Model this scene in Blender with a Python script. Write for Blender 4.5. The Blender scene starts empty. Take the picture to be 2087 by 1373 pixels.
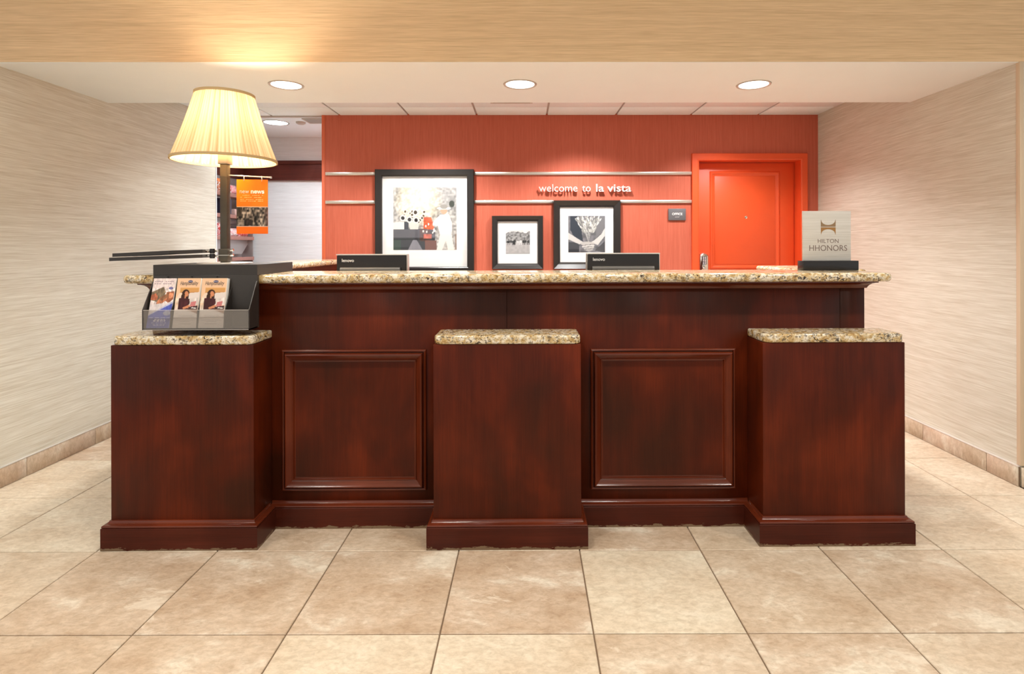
import bpy, bmesh, math, random
import numpy as np
from mathutils import Vector, Matrix

random.seed(7)
rng = np.random.default_rng(11)
scene = bpy.context.scene
C = scene.collection

# ------------------------------------------------------------------ camera
CAM_H, YAW, ROLL = 1.281, 0.00652, 0.00247
F_PX, CX, CY = 1150.9, 1077.2, 499.9
cam_d = bpy.data.cameras.new('camera')
cam_d.sensor_width = 36.0
cam_d.lens = 36.0 * F_PX / 2087.0
cam_d.shift_x = (1043.5 - CX) / 2087.0
cam_d.shift_y = (CY - 686.5) / 2087.0
cam_d.clip_start = 0.05
cam = bpy.data.objects.new('camera', cam_d)
C.objects.link(cam)
Rv = Vector((math.cos(YAW), -math.sin(YAW), 0)); Uv = Vector((0, 0, 1)); Fv = Vector((math.sin(YAW), math.cos(YAW), 0))
R2 = Rv * math.cos(ROLL) - Uv * math.sin(ROLL)
U2 = Rv * math.sin(ROLL) + Uv * math.cos(ROLL)
m = Matrix(((R2.x, U2.x, -Fv.x, 0), (R2.y, U2.y, -Fv.y, 0), (R2.z, U2.z, -Fv.z, CAM_H), (0, 0, 0, 1)))
cam.matrix_world = m
scene.camera = cam

# ------------------------------------------------------------------ light settings
WORLD = (1.0, 0.97, 0.93); WORLD_STR = 0.42
LOBBY_COL = (1.0, 0.95, 0.86); LOBBY_W = 57
BACK_COL = (1.0, 0.99, 0.97); SOFFIT_W = 74; WASH_W = 86
PANTRY_COL = (0.86, 0.95, 1.0); PANTRY_W = 130
BULB_COL = (1.0, 0.86, 0.68); BULB_W = 11.5
w = bpy.data.worlds.new('world'); scene.world = w; w.use_nodes = True
w.node_tree.nodes['Background'].inputs[0].default_value = (*WORLD, 1)
w.node_tree.nodes['Background'].inputs[1].default_value = WORLD_STR
vs = scene.view_settings
vs.view_transform = 'Standard'; vs.look = 'None'; vs.exposure = 0.82; vs.gamma = 1.0
vs.use_curve_mapping = False

# room dimensions
XL, XR = -2.795, 2.614
ZS, ZC = 2.244, 2.4385          # soffit, tiled ceiling
YB, YS, YR = 2.965, 3.810, 5.015  # header face, soffit rear, red wall face
YP = 6.15                        # far wall of the pantry
XP = -3.06                       # left wall of the pantry

# ------------------------------------------------------------------ helpers
def s2l(c):
    c = np.asarray(c, float)
    return np.where(c <= 0.04045, c / 12.92, ((c + 0.055) / 1.055) ** 2.4)
def hexc(r, g, b):
    return tuple(float(x) for x in s2l(np.array([r, g, b]) / 255.0))

def link(name, verts, faces, mat=None, parent=None, smooth=False, loc=None):
    me = bpy.data.meshes.new(name)
    me.from_pydata([tuple(map(float, v)) for v in verts], [], faces)
    me.validate(); me.update()
    if smooth:
        me.polygons.foreach_set('use_smooth', [True] * len(me.polygons))
    o = bpy.data.objects.new(name, me); C.objects.link(o)
    if mat: me.materials.append(mat)
    if parent: o.parent = parent
    if loc: o.location = loc
    return o
def fixn(o):
    bm = bmesh.new(); bm.from_mesh(o.data)
    bmesh.ops.recalc_face_normals(bm, faces=bm.faces)
    bm.to_mesh(o.data); bm.free(); return o
def autosmooth(o, ang=40):
    bm = bmesh.new(); bm.from_mesh(o.data)
    bmesh.ops.recalc_face_normals(bm, faces=bm.faces)
    for f in bm.faces: f.smooth = True
    for e in bm.edges:
        if len(e.link_faces) == 2: e.smooth = e.calc_face_angle(0) < math.radians(ang)
    bm.to_mesh(o.data); bm.free(); return o
def empty(name, loc=(0, 0, 0), rz=0):
    o = bpy.data.objects.new(name, None); C.objects.link(o)
    o.location = loc; o.rotation_euler = (0, 0, rz); o.empty_display_size = 0.05
    return o
def tag(o, label, cat, group=None):
    o['label'] = label; o['category'] = cat
    if group: o['group'] = group
    return o
def struct(o):
    o['kind'] = 'structure'; return o

def box(name, x0, x1, y0, y1, z0, z1, mat, parent=None, bev=0.0, seg=2):
    bm = bmesh.new()
    bmesh.ops.create_cube(bm, size=1.0)
    for v in bm.verts:
        v.co = Vector((x0 + (v.co.x + .5) * (x1 - x0), y0 + (v.co.y + .5) * (y1 - y0), z0 + (v.co.z + .5) * (z1 - z0)))
    if bev:
        bmesh.ops.bevel(bm, geom=bm.edges[:], offset=bev, segments=seg, affect='EDGES', profile=0.5)
    me = bpy.data.meshes.new(name); bm.to_mesh(me); bm.free()
    o = bpy.data.objects.new(name, me); C.objects.link(o)
    me.materials.append(mat)
    if parent: o.parent = parent
    if bev: autosmooth(o, 50)
    return o
def multibox(name, boxes, mat, parent=None):
    V, Fc = [], []
    for (x0, x1, y0, y1, z0, z1) in boxes:
        b = len(V)
        V += [(x0, y0, z0), (x1, y0, z0), (x1, y1, z0), (x0, y1, z0), (x0, y0, z1), (x1, y0, z1), (x1, y1, z1), (x0, y1, z1)]
        Fc += [tuple(b + k for k in q) for q in ((3, 2, 1, 0), (4, 5, 6, 7), (0, 1, 5, 4), (1, 2, 6, 5), (2, 3, 7, 6), (3, 0, 4, 7))]
    return link(name, V, Fc, mat, parent)
def prism_x(name, prof, x0, x1, mat, parent=None):
    n = len(prof)
    V = [(x0, y, z) for y, z in prof] + [(x1, y, z) for y, z in prof]
    Fc = [tuple(range(n)), tuple(range(2 * n - 1, n - 1, -1))] + [(i, (i + 1) % n, n + (i + 1) % n, n + i) for i in range(n)]
    return fixn(link(name, V, Fc, mat, parent))
def prism_z(name, pts, z0, z1, mat, parent=None):
    n = len(pts)
    V = [(x, y, z0) for x, y in pts] + [(x, y, z1) for x, y in pts]
    Fc = [tuple(range(n)), tuple(range(2 * n - 1, n - 1, -1))] + [(i, (i + 1) % n, n + (i + 1) % n, n + i) for i in range(n)]
    return fixn(link(name, V, Fc, mat, parent))
def roundrect(x0, x1, y0, y1, r, inset=0.0, seg=6):
    """r: one radius or 4 (x0y0, x1y0, x1y1, x0y1); counter-clockwise"""
    if not isinstance(r, (tuple, list)): r = (r,) * 4
    pts = []
    for (cx, cy, sx, sy, a0, rr) in ((x0, y0, 1, 1, 180, r[0]), (x1, y0, -1, 1, 270, r[1]), (x1, y1, -1, -1, 0, r[2]), (x0, y1, 1, -1, 90, r[3])):
        rr = max(rr, 0.0005)
        for k in range(seg + 1):
            a = math.radians(a0 + 90 * k / seg)
            q = max(rr - inset, 0.0002)
            pts.append((cx + sx * max(rr, inset) + q * math.cos(a), cy + sy * max(rr, inset) + q * math.sin(a)))
    return pts
def slab(name, x0, x1, y0, y1, z0, z1, rplan, redge, mat, parent=None, seg=5):
    """stone slab: rounded corners in plan and rounded edges"""
    rings = []
    for k in range(seg + 1):
        a = math.pi / 2 * k / seg
        rings.append((redge * (1 - math.sin(a)), z0 + redge * (1 - math.cos(a))))
    for k in range(seg + 1):
        a = math.pi / 2 * k / seg
        rings.append((redge * (1 - math.cos(a)), z1 - redge * (1 - math.sin(a))))
    V, Fc = [], []; n = None
    for ins, z in rings:
        pts = roundrect(x0, x1, y0, y1, rplan, ins); n = len(pts)
        V += [(x, y, z) for x, y in pts]
    for r in range(len(rings) - 1):
        for i in range(n):
            Fc.append((r * n + i, r * n + (i + 1) % n, (r + 1) * n + (i + 1) % n, (r + 1) * n + i))
    Fc.append(tuple(range(n - 1, -1, -1))); Fc.append(tuple((len(rings) - 1) * n + i for i in range(n)))
    return autosmooth(link(name, V, Fc, mat, parent), 35)
def sweep(name, path, prof, mat, parent=None, closed=False):
    """moulding: profile (outward, z) along a path in plan, mitred; outward is to the right of travel (dy,-dx)"""
    n = len(path); P = [Vector(p) for p in path]; V = []; k = len(prof)
    for i in range(n):
        def nrm(a, b):
            d = (b - a).normalized(); return Vector((d.y, -d.x))
        if closed or 0 < i < n - 1:
            n1 = nrm(P[i - 1], P[i]); n2 = nrm(P[i], P[(i + 1) % n])
            mt = (n1 + n2); mt = mt / (mt.dot(n1))
        else:
            mt = nrm(P[0], P[1]) if i == 0 else nrm(P[-2], P[-1])
        for o_, z in prof:
            q = P[i] + mt * o_; V.append((q.x, q.y, z))
    Fc = []
    for i in range(n if closed else n - 1):
        j = (i + 1) % n
        for a in range(k):
            b = (a + 1) % k
            Fc.append((i * k + a, i * k + b, j * k + b, j * k + a))
    if not closed:
        Fc.append(tuple(range(k))); Fc.append(tuple((n - 1) * k + a for a in range(k)))
    return autosmooth(link(name, V, Fc, mat, parent), 30)
def frame_bars(name, x0, x1, z0, z1, y, prof, mat, parent):
    """four mitred bars on a wall facing -Y; prof = (inward distance, height towards camera)"""
    k = len(prof); out = []
    corners = [((x0, z0), (1, 1)), ((x1, z0), (-1, 1)), ((x1, z1), (-1, -1)), ((x0, z1), (1, -1))]
    for i in range(4):
        V = []
        for (c, d) in (corners[i], corners[(i + 1) % 4]):
            for u, h in prof:
                V.append((c[0] + d[0] * u, y - h, c[1] + d[1] * u))
        Fc = [(a, (a + 1) % k, k + (a + 1) % k, k + a) for a in range(k)] + [tuple(range(k)), tuple(range(2 * k - 1, k - 1, -1))]
        out.append(autosmooth(link(name, V, Fc, mat, parent), 25))
    return out
def lathe(name, prof, loc, mat, parent=None, seg=32, smooth=True):
    """prof (r, z) bottom to top, around z"""
    V, Fc = [], []
    n = len(prof)
    for s in range(seg):
        a = 2 * math.pi * s / seg
        for r, z in prof: V.append((r * math.cos(a) + loc[0], r * math.sin(a) + loc[1], z + loc[2]))
    for s in range(seg):
        t = (s + 1) % seg
        for i in range(n - 1): Fc.append((s * n + i, t * n + i, t * n + i + 1, s * n + i + 1))
    o = link(name, V, Fc, mat, parent)
    bm = bmesh.new(); bm.from_mesh(o.data); bmesh.ops.remove_doubles(bm, verts=bm.verts, dist=1e-6); bm.to_mesh(o.data); bm.free()
    return autosmooth(o, 40) if smooth else fixn(o)
def rod(name, a, b, r, mat, parent=None, seg=14):
    a = Vector(a); b = Vector(b); d = b - a
    q = d.to_track_quat('Z', 'Y')
    V, Fc = [], []
    for t in (a, b):
        for s in range(seg):
            an = 2 * math.pi * s / seg
            V.append(t + q @ Vector((r * math.cos(an), r * math.sin(an), 0)))
    Fc = [(s, (s + 1) % seg, seg + (s + 1) % seg, seg + s) for s in range(seg)] + [tuple(range(seg - 1, -1, -1)), tuple(range(seg, 2 * seg))]
    return autosmooth(link(name, V, Fc, mat, parent), 40)
def torus(name, c, R, r, axis, mat, parent=None, seg=20, sub=8):
    q = Vector(axis).to_track_quat('Z', 'Y'); V, Fc = [], []
    for i in range(seg):
        a = 2 * math.pi * i / seg
        for j in range(sub):
            b = 2 * math.pi * j / sub
            V.append(Vector(c) + q @ Vector(((R + r * math.cos(b)) * math.cos(a), (R + r * math.cos(b)) * math.sin(a), r * math.sin(b))))
    for i in range(seg):
        for j in range(sub):
            Fc.append((i * sub + j, ((i + 1) % seg) * sub + j, ((i + 1) % seg) * sub + (j + 1) % sub, i * sub + (j + 1) % sub))
    return autosmooth(link(name, V, Fc, mat, parent), 60)

def text_mesh(body, size, ext=0.0, offset=0.0, shear=0.0, space=1.0):
    cu = bpy.data.curves.new('t', 'FONT')
    cu.body = body; cu.size = size; cu.extrude = ext; cu.offset = offset; cu.shear = shear; cu.space_character = space
    cu.resolution_u = 4
    o = bpy.data.objects.new('t', cu); C.objects.link(o)
    bpy.context.view_layer.update()
    dg = bpy.context.evaluated_depsgraph_get()
    me = bpy.data.meshes.new_from_object(o.evaluated_get(dg))
    bpy.data.objects.remove(o); bpy.data.curves.remove(cu)
    return me
def mesh_x(me):
    xs = [v.co.x for v in me.vertices]
    return (min(xs), max(xs)) if xs else (0, 0)
def text_on_wall(name, body, x0, x1, zbase, y, mat, parent, ext=0.0006, offset=0.0, shear=0.0, size=None, matrix=None, space=1.0):
    """flat lettering facing -Y, fitted between x0 and x1 on baseline zbase"""
    me = text_mesh(body, 1.0, 0, offset, shear, space)
    a, b = mesh_x(me); s = (x1 - x0) / (b - a)
    sz = size if size else s
    bpy.data.meshes.remove(me)
    me = text_mesh(body, 1.0, ext / s if s else 0, offset, shear, space)
    for v in me.vertices:
        X = x0 + (v.co.x - a) * s; Z = zbase + v.co.y * sz; Y = y - v.co.z * s
        v.co = (X, Y, Z)
    if matrix is not None: me.transform(matrix)
    me.name = name
    o = bpy.data.objects.new(name, me); C.objects.link(o); me.materials.clear(); me.materials.append(mat); o.parent = parent
    return o

# ------------------------------------------------------------------ materials
MATS = {}
def newmat(name):
    mt = bpy.data.materials.new(name); mt.use_nodes = True
    nt = mt.node_tree; b = nt.nodes['Principled BSDF']
    return mt, nt, b
def plain(name, col, rough=0.5, metal=0.0, noise=0.0, coat=0.0, spec=None, nscale=60):
    mt, nt, b = newmat(name)
    b.inputs['Base Color'].default_value = (*col, 1); b.inputs['Roughness'].default_value = rough; b.inputs['Metallic'].default_value = metal
    if coat: b.inputs['Coat Weight'].default_value = coat; b.inputs['Coat Roughness'].default_value = 0.1
    if spec is not None: b.inputs['Specular IOR Level'].default_value = spec
    if noise:
        tc = nt.nodes.new('ShaderNodeTexCoord'); n = nt.nodes.new('ShaderNodeTexNoise'); n.inputs['Scale'].default_value = nscale; n.inputs['Detail'].default_value = 4
        mx = nt.nodes.new('ShaderNodeMix'); mx.data_type = 'RGBA'
        mx.inputs[6].default_value = (*[c * (1 - noise) for c in col], 1); mx.inputs[7].default_value = (*[min(1, c * (1 + noise)) for c in col], 1)
        nt.links.new(tc.outputs['Object'], n.inputs['Vector']); nt.links.new(n.outputs['Fac'], mx.inputs[0]); nt.links.new(mx.outputs[2], b.inputs['Base Color'])
    return mt
def ramp(nt, fac, stops):
    r = nt.nodes.new('ShaderNodeValToRGB')
    while len(r.color_ramp.elements) < len(stops): r.color_ramp.elements.new(0.5)
    for e, (p, c) in zip(r.color_ramp.elements, stops): e.position = p; e.color = (*c, 1)
    nt.links.new(fac, r.inputs[0]); return r
def mapping(nt, src, scale, loc=(0, 0, 0)):
    mp = nt.nodes.new('ShaderNodeMapping'); mp.inputs['Scale'].default_value = scale; mp.inputs['Location'].default_value = loc
    nt.links.new(src, mp.inputs['Vector']); return mp
def noise(nt, vec, scale, detail=4, rough=0.5, dist=0.0):
    n = nt.nodes.new('ShaderNodeTexNoise'); n.inputs['Scale'].default_value = scale; n.inputs['Detail'].default_value = detail
    n.inputs['Roughness'].default_value = rough; n.inputs['Distortion'].default_value = dist
    nt.links.new(vec, n.inputs['Vector']); return n
def mixc(nt, fac, a, b, mode='MIX'):
    mx = nt.nodes.new('ShaderNodeMix'); mx.data_type = 'RGBA'; mx.blend_type = mode
    for s, v in ((0, fac), (6, a), (7, b)):
        if isinstance(v, (int, float)): mx.inputs[s].default_value = v
        elif isinstance(v, tuple): mx.inputs[s].default_value = (*v, 1)
        else: nt.links.new(v, mx.inputs[s])
    return mx
def bump(nt, b, h, strength=0.1, dist=0.002):
    bp = nt.nodes.new('ShaderNodeBump'); bp.inputs['Strength'].default_value = strength; bp.inputs['Distance'].default_value = dist
    nt.links.new(h, bp.inputs['Height']); nt.links.new(bp.outputs[0], b.inputs['Normal'])

def grasscloth(name, lo, hi, vertical=False, fine=1.0):
    mt, nt, b = newmat(name)
    g = nt.nodes.new('ShaderNodeNewGeometry')
    if vertical: s1, s2 = (150 * fine, 4, 1.2), (420 * fine, 4, 6.0)
    else: s1, s2 = (2.2, 2.2, 120 * fine), (7.0, 7.0, 330 * fine)
    n1 = noise(nt, mapping(nt, g.outputs['Position'], s1).outputs[0], 1.0, 3, 0.6)
    n2 = noise(nt, mapping(nt, g.outputs['Position'], s2).outputs[0], 1.0, 2, 0.5)
    n3 = noise(nt, mapping(nt, g.outputs['Position'], tuple(x * .35 for x in s1)).outputs[0], 1.0, 2, 0.5)
    a = nt.nodes.new('ShaderNodeMath'); a.operation = 'MULTIPLY_ADD'; a.inputs[1].default_value = .55
    nt.links.new(n2.outputs['Fac'], a.inputs[0])
    m2 = nt.nodes.new('ShaderNodeMath'); m2.operation = 'MULTIPLY'; m2.inputs[1].default_value = .37; nt.links.new(n1.outputs['Fac'], m2.inputs[0])
    m3 = nt.nodes.new('ShaderNodeMath'); m3.operation = 'MULTIPLY_ADD'; m3.inputs[1].default_value = .2; nt.links.new(n3.outputs['Fac'], m3.inputs[0]); nt.links.new(m2.outputs[0], m3.inputs[2])
    nt.links.new(m3.outputs[0], a.inputs[2])
    r = ramp(nt, a.outputs[0], [(0.36, lo), (0.72, hi)])
    nt.links.new(r.outputs[0], b.inputs['Base Color']); b.inputs['Roughness'].default_value = 0.62
    b.inputs['Specular IOR Level'].default_value = 0.25
    bump(nt, b, a.outputs[0], 0.25, 0.002)
    return mt
M_PAPER = grasscloth('beige_grasscloth', (.530, .475, .372), (.75, .728, .640))
M_PAPERH = grasscloth('warm_lit_grasscloth', (.66, .45, .255), (.90, .66, .415))  # header copy of the wallpaper, warm lobby light put into its colour
M_PAPER2 = grasscloth('pantry_wallpaper', (.60, .645, .665), (.76, .83, .86))
M_RED = grasscloth('red_woven_vinyl', (.45, .092, .050), (.61, .155, .096), vertical=True)
M_ORANGE = plain('orange_door_paint', (.80, .095, .022), 0.38, noise=0.04, nscale=8)
M_WHITE = plain('soffit_white_paint', (.85, .895, .89), 0.7, noise=0.02, nscale=5)
M_CTILE = plain('ceiling_tile_white', (.88, .93, .95), 0.85, noise=0.05, nscale=90)
M_TBAR = plain('ceiling_grid', (.50, .42, .39), 0.5)
M_TRIM = plain('white_fixture_trim', (.50, .44, .39), 0.4)
M_TRIMG = plain('grey_fixture_trim', (.42, .40, .38), 0.4)
M_GROUT = plain('grout', (.20, .135, .085), 0.9, noise=0.15, nscale=40)
M_SILVER = plain('brushed_aluminium', (.80, .76, .70), 0.32, 0.85, noise=0.05, nscale=30)
M_CHROME = plain('chrome', (.80, .78, .74), 0.12, 1.0)
M_BRONZE = plain('bronze_metal', (.085, .073, .056), 0.42, 0.6, noise=0.12, nscale=25)
M_BLACK = plain('black_laminate', (.029, .024, .021), 0.38, noise=0.15, nscale=30)
M_BLACKG = plain('black_gloss_plastic', (.012, .010, .010), 0.25)
M_BLACKF = plain('black_frame', (.020, .017, .016), 0.30, noise=0.15, nscale=20)
M_GREYP = plain('grey_vent_plastic', (.15, .145, .135), 0.5)
M_MAT = plain('white_mat_board', (.92, .91, .90), 0.8)
M_PAPERW = plain('white_paper', (.80, .78, .74), 0.6)
M_INK_W = plain('white_ink', (.85, .84, .84), 0.5)
M_INK_D = plain('dark_ink', (.055, .045, .05), 0.5)
M_INK_G = plain('gold_ink', (.36, .18, .055), 0.4, 0.3)
M_INK_T = plain('taupe_ink', (.19, .135, .115), 0.5)
M_INK_B = plain('navy_ink', (.03, .03, .13), 0.5)
M_INK_O = plain('coral_ink', (.62, .13, .07), 0.5)
M_SIGNG = plain('grey_sign_plastic', (.135, .130, .140), 0.4)
M_SHELF = plain('rose_wood_shelf', (.33, .16, .13), 0.5, noise=0.15, nscale=18)
M_SHELFD = plain('dark_shelf_back', (.04, .035, .06), 0.6)
M_STEEL = plain('steel_rack_panel', (.48, .46, .46), 0.35, 0.6)
M_KEYS = plain('lock_keys', (.75, .70, .72), 0.4)

def wood(name, dark, mid, light, horizontal=False, rough=0.22, spec=0.17):
    mt, nt, b = newmat(name)
    g = nt.nodes.new('ShaderNodeNewGeometry')
    sc = (1.2, 1.2, 30) if horizontal else (26, 26, 1.0)
    sf = (6, 6, 420) if horizontal else (300, 300, 7)
    blot = noise(nt, mapping(nt, g.outputs['Position'], (3.2, 3.2, 2.2), (4.1, 2.3, .7)).outputs[0], 1.0, 3, 0.5, .4)
    gr = noise(nt, mapping(nt, g.outputs['Position'], sc).outputs[0], 1.0, 4, 0.55, .3)
    fi = noise(nt, mapping(nt, g.outputs['Position'], sf).outputs[0], 1.0, 2, 0.5)
    r1 = ramp(nt, blot.outputs['Fac'], [(0.33, dark), (0.52, mid), (0.70, light)])
    r2 = ramp(nt, gr.outputs['Fac'], [(0.30, (.84, .84, .84)), (0.70, (1.12, 1.12, 1.12))])
    r3 = ramp(nt, fi.outputs['Fac'], [(0.35, (.86, .86, .86)), (0.65, (1.08, 1.08, 1.08))])
    x = mixc(nt, 1.0, r1.outputs[0], r2.outputs[0], 'MULTIPLY'); x = mixc(nt, 1.0, x.outputs[2], r3.outputs[0], 'MULTIPLY')
    nt.links.new(x.outputs[2], b.inputs['Base Color'])
    b.inputs['Roughness'].default_value = rough; b.inputs['Specular IOR Level'].default_value = spec
    bump(nt, b, fi.outputs['Fac'], 0.03, 0.001)
    return mt
M_WOOD = wood('mahogany_veneer', (.042, .0088, .0030), (.072, .0100, .0026), (.120, .0165, .0036), rough=.34)
M_WOODM = wood('mahogany_moulding', (.090, .0150, .0052), (.112, .0195, .0066), (.145, .026, .0085), horizontal=True, rough=.16, spec=.5)
M_WOODV = wood('mahogany_moulding_upright', (.090, .0150, .0052), (.112, .0195, .0066), (.145, .026, .0085), rough=.22)
M_PWOOD = wood('pantry_dark_wood', (.085, .022, .018), (.11, .030, .022), (.14, .04, .03), horizontal=True, rough=.4)
def plinth_mat():
    mt = wood('mahogany_scuffed_plinth', (.052, .0095, .0050), (.064, .0115, .0056), (.082, .015, .007), horizontal=True, rough=.3)
    nt = mt.node_tree; b = nt.nodes['Principled BSDF']
    old = b.inputs['Base Color'].links[0].from_socket
    g = nt.nodes.new('ShaderNodeNewGeometry'); sx = nt.nodes.new('ShaderNodeSeparateXYZ'); nt.links.new(g.outputs['Position'], sx.inputs[0])
    n = noise(nt, mapping(nt, g.outputs['Position'], (14, 14, 60)).outputs[0], 1.0, 6, 0.7)
    a = nt.nodes.new('ShaderNodeMath'); a.operation = 'MULTIPLY_ADD'; a.inputs[1].default_value = -0.065; a.inputs[2].default_value = .0405
    nt.links.new(n.outputs['Fac'], a.inputs[0])
    lt = nt.nodes.new('ShaderNodeMath'); lt.operation = 'LESS_THAN'; nt.links.new(sx.outputs[2], lt.inputs[0]); nt.links.new(a.outputs[0], lt.inputs[1])
    mx = mixc(nt, lt.outputs[0], old, (.19, .125, .075))
    nt.links.new(mx.outputs[2], b.inputs['Base Color'])
    return mt
M_PLINTH = plinth_mat()

def granite():
    mt, nt, b = newmat('gold_speckled_granite')
    g = nt.nodes.new('ShaderNodeNewGeometry')
    base = noise(nt, mapping(nt, g.outputs['Position'], (42, 42, 42)).outputs[0], 1.0, 4, 0.6, .5)
    r = ramp(nt, base.outputs['Fac'], [(0.28, (.34, .20, .075)), (0.40, (.52, .35, .14)), (0.50, (.64, .52, .32)), (0.60, (.78, .72, .60)), (0.8, (.66, .54, .36))])
    n2 = noise(nt, mapping(nt, g.outputs['Position'], (62, 62, 80), (3, 7, 1)).outputs[0], 1.0, 5, 0.68, 1.0)
    r2 = ramp(nt, n2.outputs['Fac'], [(0.535, (0, 0, 0)), (0.575, (1, 1, 1))])
    n3 = noise(nt, mapping(nt, g.outputs['Position'], (150, 150, 150), (9, 2, 5)).outputs[0], 1.0, 3, 0.6, .3)
    r3 = ramp(nt, n3.outputs['Fac'], [(0.60, (0, 0, 0)), (0.66, (1, 1, 1))])
    n4 = noise(nt, mapping(nt, g.outputs['Position'], (14, 14, 14), (1, 1, 4)).outputs[0], 1.0, 3, 0.6, .3)
    r4 = ramp(nt, n4.outputs['Fac'], [(0.42, (.65, .65, .65)), (0.60, (1, 1, 1))])
    f = nt.nodes.new('ShaderNodeMath'); f.operation = 'MULTIPLY'; nt.links.new(r2.outputs[0], f.inputs[0]); nt.links.new(r4.outputs[0], f.inputs[1])
    m1 = mixc(nt, f.outputs[0], r.outputs[0], (.030, .020, .016))
    m2 = mixc(nt, r3.outputs[0], m1.outputs[2], (.20, .10, .04))
    nt.links.new(m2.outputs[2], b.inputs['Base Color'])
    b.inputs['Roughness'].default_value = 0.13; b.inputs['Specular IOR Level'].default_value = 0.6
    return mt
M_GRANITE = granite()

def travertine():
    mt, nt, b = newmat('travertine_tile')
    oi = nt.nodes.new('ShaderNodeObjectInfo'); tc = nt.nodes.new('ShaderNodeTexCoord')
    off = nt.nodes.new('ShaderNodeVectorMath'); off.operation = 'MULTIPLY_ADD'
    cmb = nt.nodes.new('ShaderNodeCombineXYZ')
    for k, mlt in enumerate((37.0, 61.0, 83.0)):
        mm = nt.nodes.new('ShaderNodeMath'); mm.operation = 'MULTIPLY'; mm.inputs[1].default_value = mlt; nt.links.new(oi.outputs['Random'], mm.inputs[0]); nt.links.new(mm.outputs[0], cmb.inputs[k])
    ad = nt.nodes.new('ShaderNodeVectorMath'); ad.operation = 'ADD'; nt.links.new(tc.outputs['Object'], ad.inputs[0]); nt.links.new(cmb.outputs[0], ad.inputs[1])
    v = ad.outputs[0]
    cl = noise(nt, mapping(nt, v, (3.4, 5.2, 3)).outputs[0], 1.0, 9, 0.66, .35)
    fine = noise(nt, mapping(nt, v, (34, 55, 30)).outputs[0], 1.0, 5, 0.7, .4)
    vein = noise(nt, mapping(nt, v, (3.6, 6.5, 2), (5, 5, 5)).outputs[0], 1.0, 9, 0.68, .5)
    sep = nt.nodes.new('ShaderNodeSeparateColor'); nt.links.new(oi.outputs['Color'], sep.inputs[0])
    tan = ramp(nt, cl.outputs['Fac'], [(0.30, (.42, .285, .185)), (0.46, (.52, .39, .28)), (0.56, (.59, .465, .355)), (0.64, (.70, .62, .51)), (0.8, (.73, .66, .56))])
    cream = ramp(nt, cl.outputs['Fac'], [(0.30, (.60, .48, .35)), (0.48, (.67, .57, .44)), (0.66, (.71, .63, .50)), (0.8, (.74, .67, .55))])
    m1 = mixc(nt, sep.outputs[0], tan.outputs[0], cream.outputs[0])
    rf = ramp(nt, fine.outputs['Fac'], [(0.32, (.80, .77, .73)), (0.62, (1.06, 1.07, 1.08))])
    m2 = mixc(nt, 1.0, m1.outputs[2], rf.outputs[0], 'MULTIPLY')
    rv = ramp(nt, vein.outputs['Fac'], [(0.60, (0, 0, 0)), (0.64, (1, 1, 1)), (0.72, (1, 1, 1)), (0.9, (1, 1, 1))])
    fm = nt.nodes.new('ShaderNodeMath'); fm.operation = 'MULTIPLY'; fm.inputs[1].default_value = .5; nt.links.new(rv.outputs[0], fm.inputs[0])
    m3 = mixc(nt, fm.outputs[0], m2.outputs[2], (.78, .70, .58))
    nt.links.new(m3.outputs[2], b.inputs['Base Color'])
    b.inputs['Roughness'].default_value = 0.42; b.inputs['Specular IOR Level'].default_value = .35
    bump(nt, b, fine.outputs['Fac'], 0.05, 0.002)
    return mt
M_TILE = travertine()

def emis(name, col, st):
    mt, nt, b = newmat(name)
    b.inputs['Base Color'].default_value = (.9, .9, .9, 1)
    b.inputs['Emission Color'].default_value = (*col, 1); b.inputs['Emission Strength'].default_value = st
    return mt
M_LENS = emis('downlight_lens', (1.0, .95, .88), 6.0)
M_LENSB = emis('pantry_downlight_lens', (.95, .98, 1.0), 6.0)
M_BULB = emis('lamp_bulb', (1.0, .80, .50), 12.0)

def pane(name, tint=(1, 1, 1), haze=0.0, hazecol=(.4, .38, .35)):
    mt = bpy.data.materials.new(name); mt.use_nodes = True; nt = mt.node_tree; nt.nodes.clear()
    out = nt.nodes.new('ShaderNodeOutputMaterial'); t = nt.nodes.new('ShaderNodeBsdfTransparent'); t.inputs[0].default_value = (*tint, 1)
    gl = nt.nodes.new('ShaderNodeBsdfGlossy'); gl.inputs['Roughness'].default_value = 0.03
    lw = nt.nodes.new('ShaderNodeLayerWeight'); pw = nt.nodes.new('ShaderNodeMath'); pw.operation = 'POWER'; pw.inputs[1].default_value = 5.0
    nt.links.new(lw.outputs['Facing'], pw.inputs[0]); fr = nt.nodes.new('ShaderNodeMath'); fr.operation = 'MULTIPLY_ADD'; fr.inputs[1].default_value = .9; fr.inputs[2].default_value = .035
    nt.links.new(pw.outputs[0], fr.inputs[0])
    mx = nt.nodes.new('ShaderNodeMixShader'); nt.links.new(fr.outputs[0], mx.inputs[0]); nt.links.new(t.outputs[0], mx.inputs[1]); nt.links.new(gl.outputs[0], mx.inputs[2])
    last = mx
    if haze:
        d = nt.nodes.new('ShaderNodeBsdfDiffuse'); d.inputs[0].default_value = (*hazecol, 1)
        m2 = nt.nodes.new('ShaderNodeMixShader'); m2.inputs[0].default_value = haze; nt.links.new(mx.outputs[0], m2.inputs[1]); nt.links.new(d.outputs[0], m2.inputs[2]); last = m2
    nt.links.new(last.outputs[0], out.inputs[0])
    return mt
M_GLASS = pane('picture_glass')
M_ACRYL = pane('clear_acrylic', (.92, .91, .90), .22, (.42, .38, .34))
M_ACRYLE = plain('acrylic_edge', (.62, .58, .54), 0.2)

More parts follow.
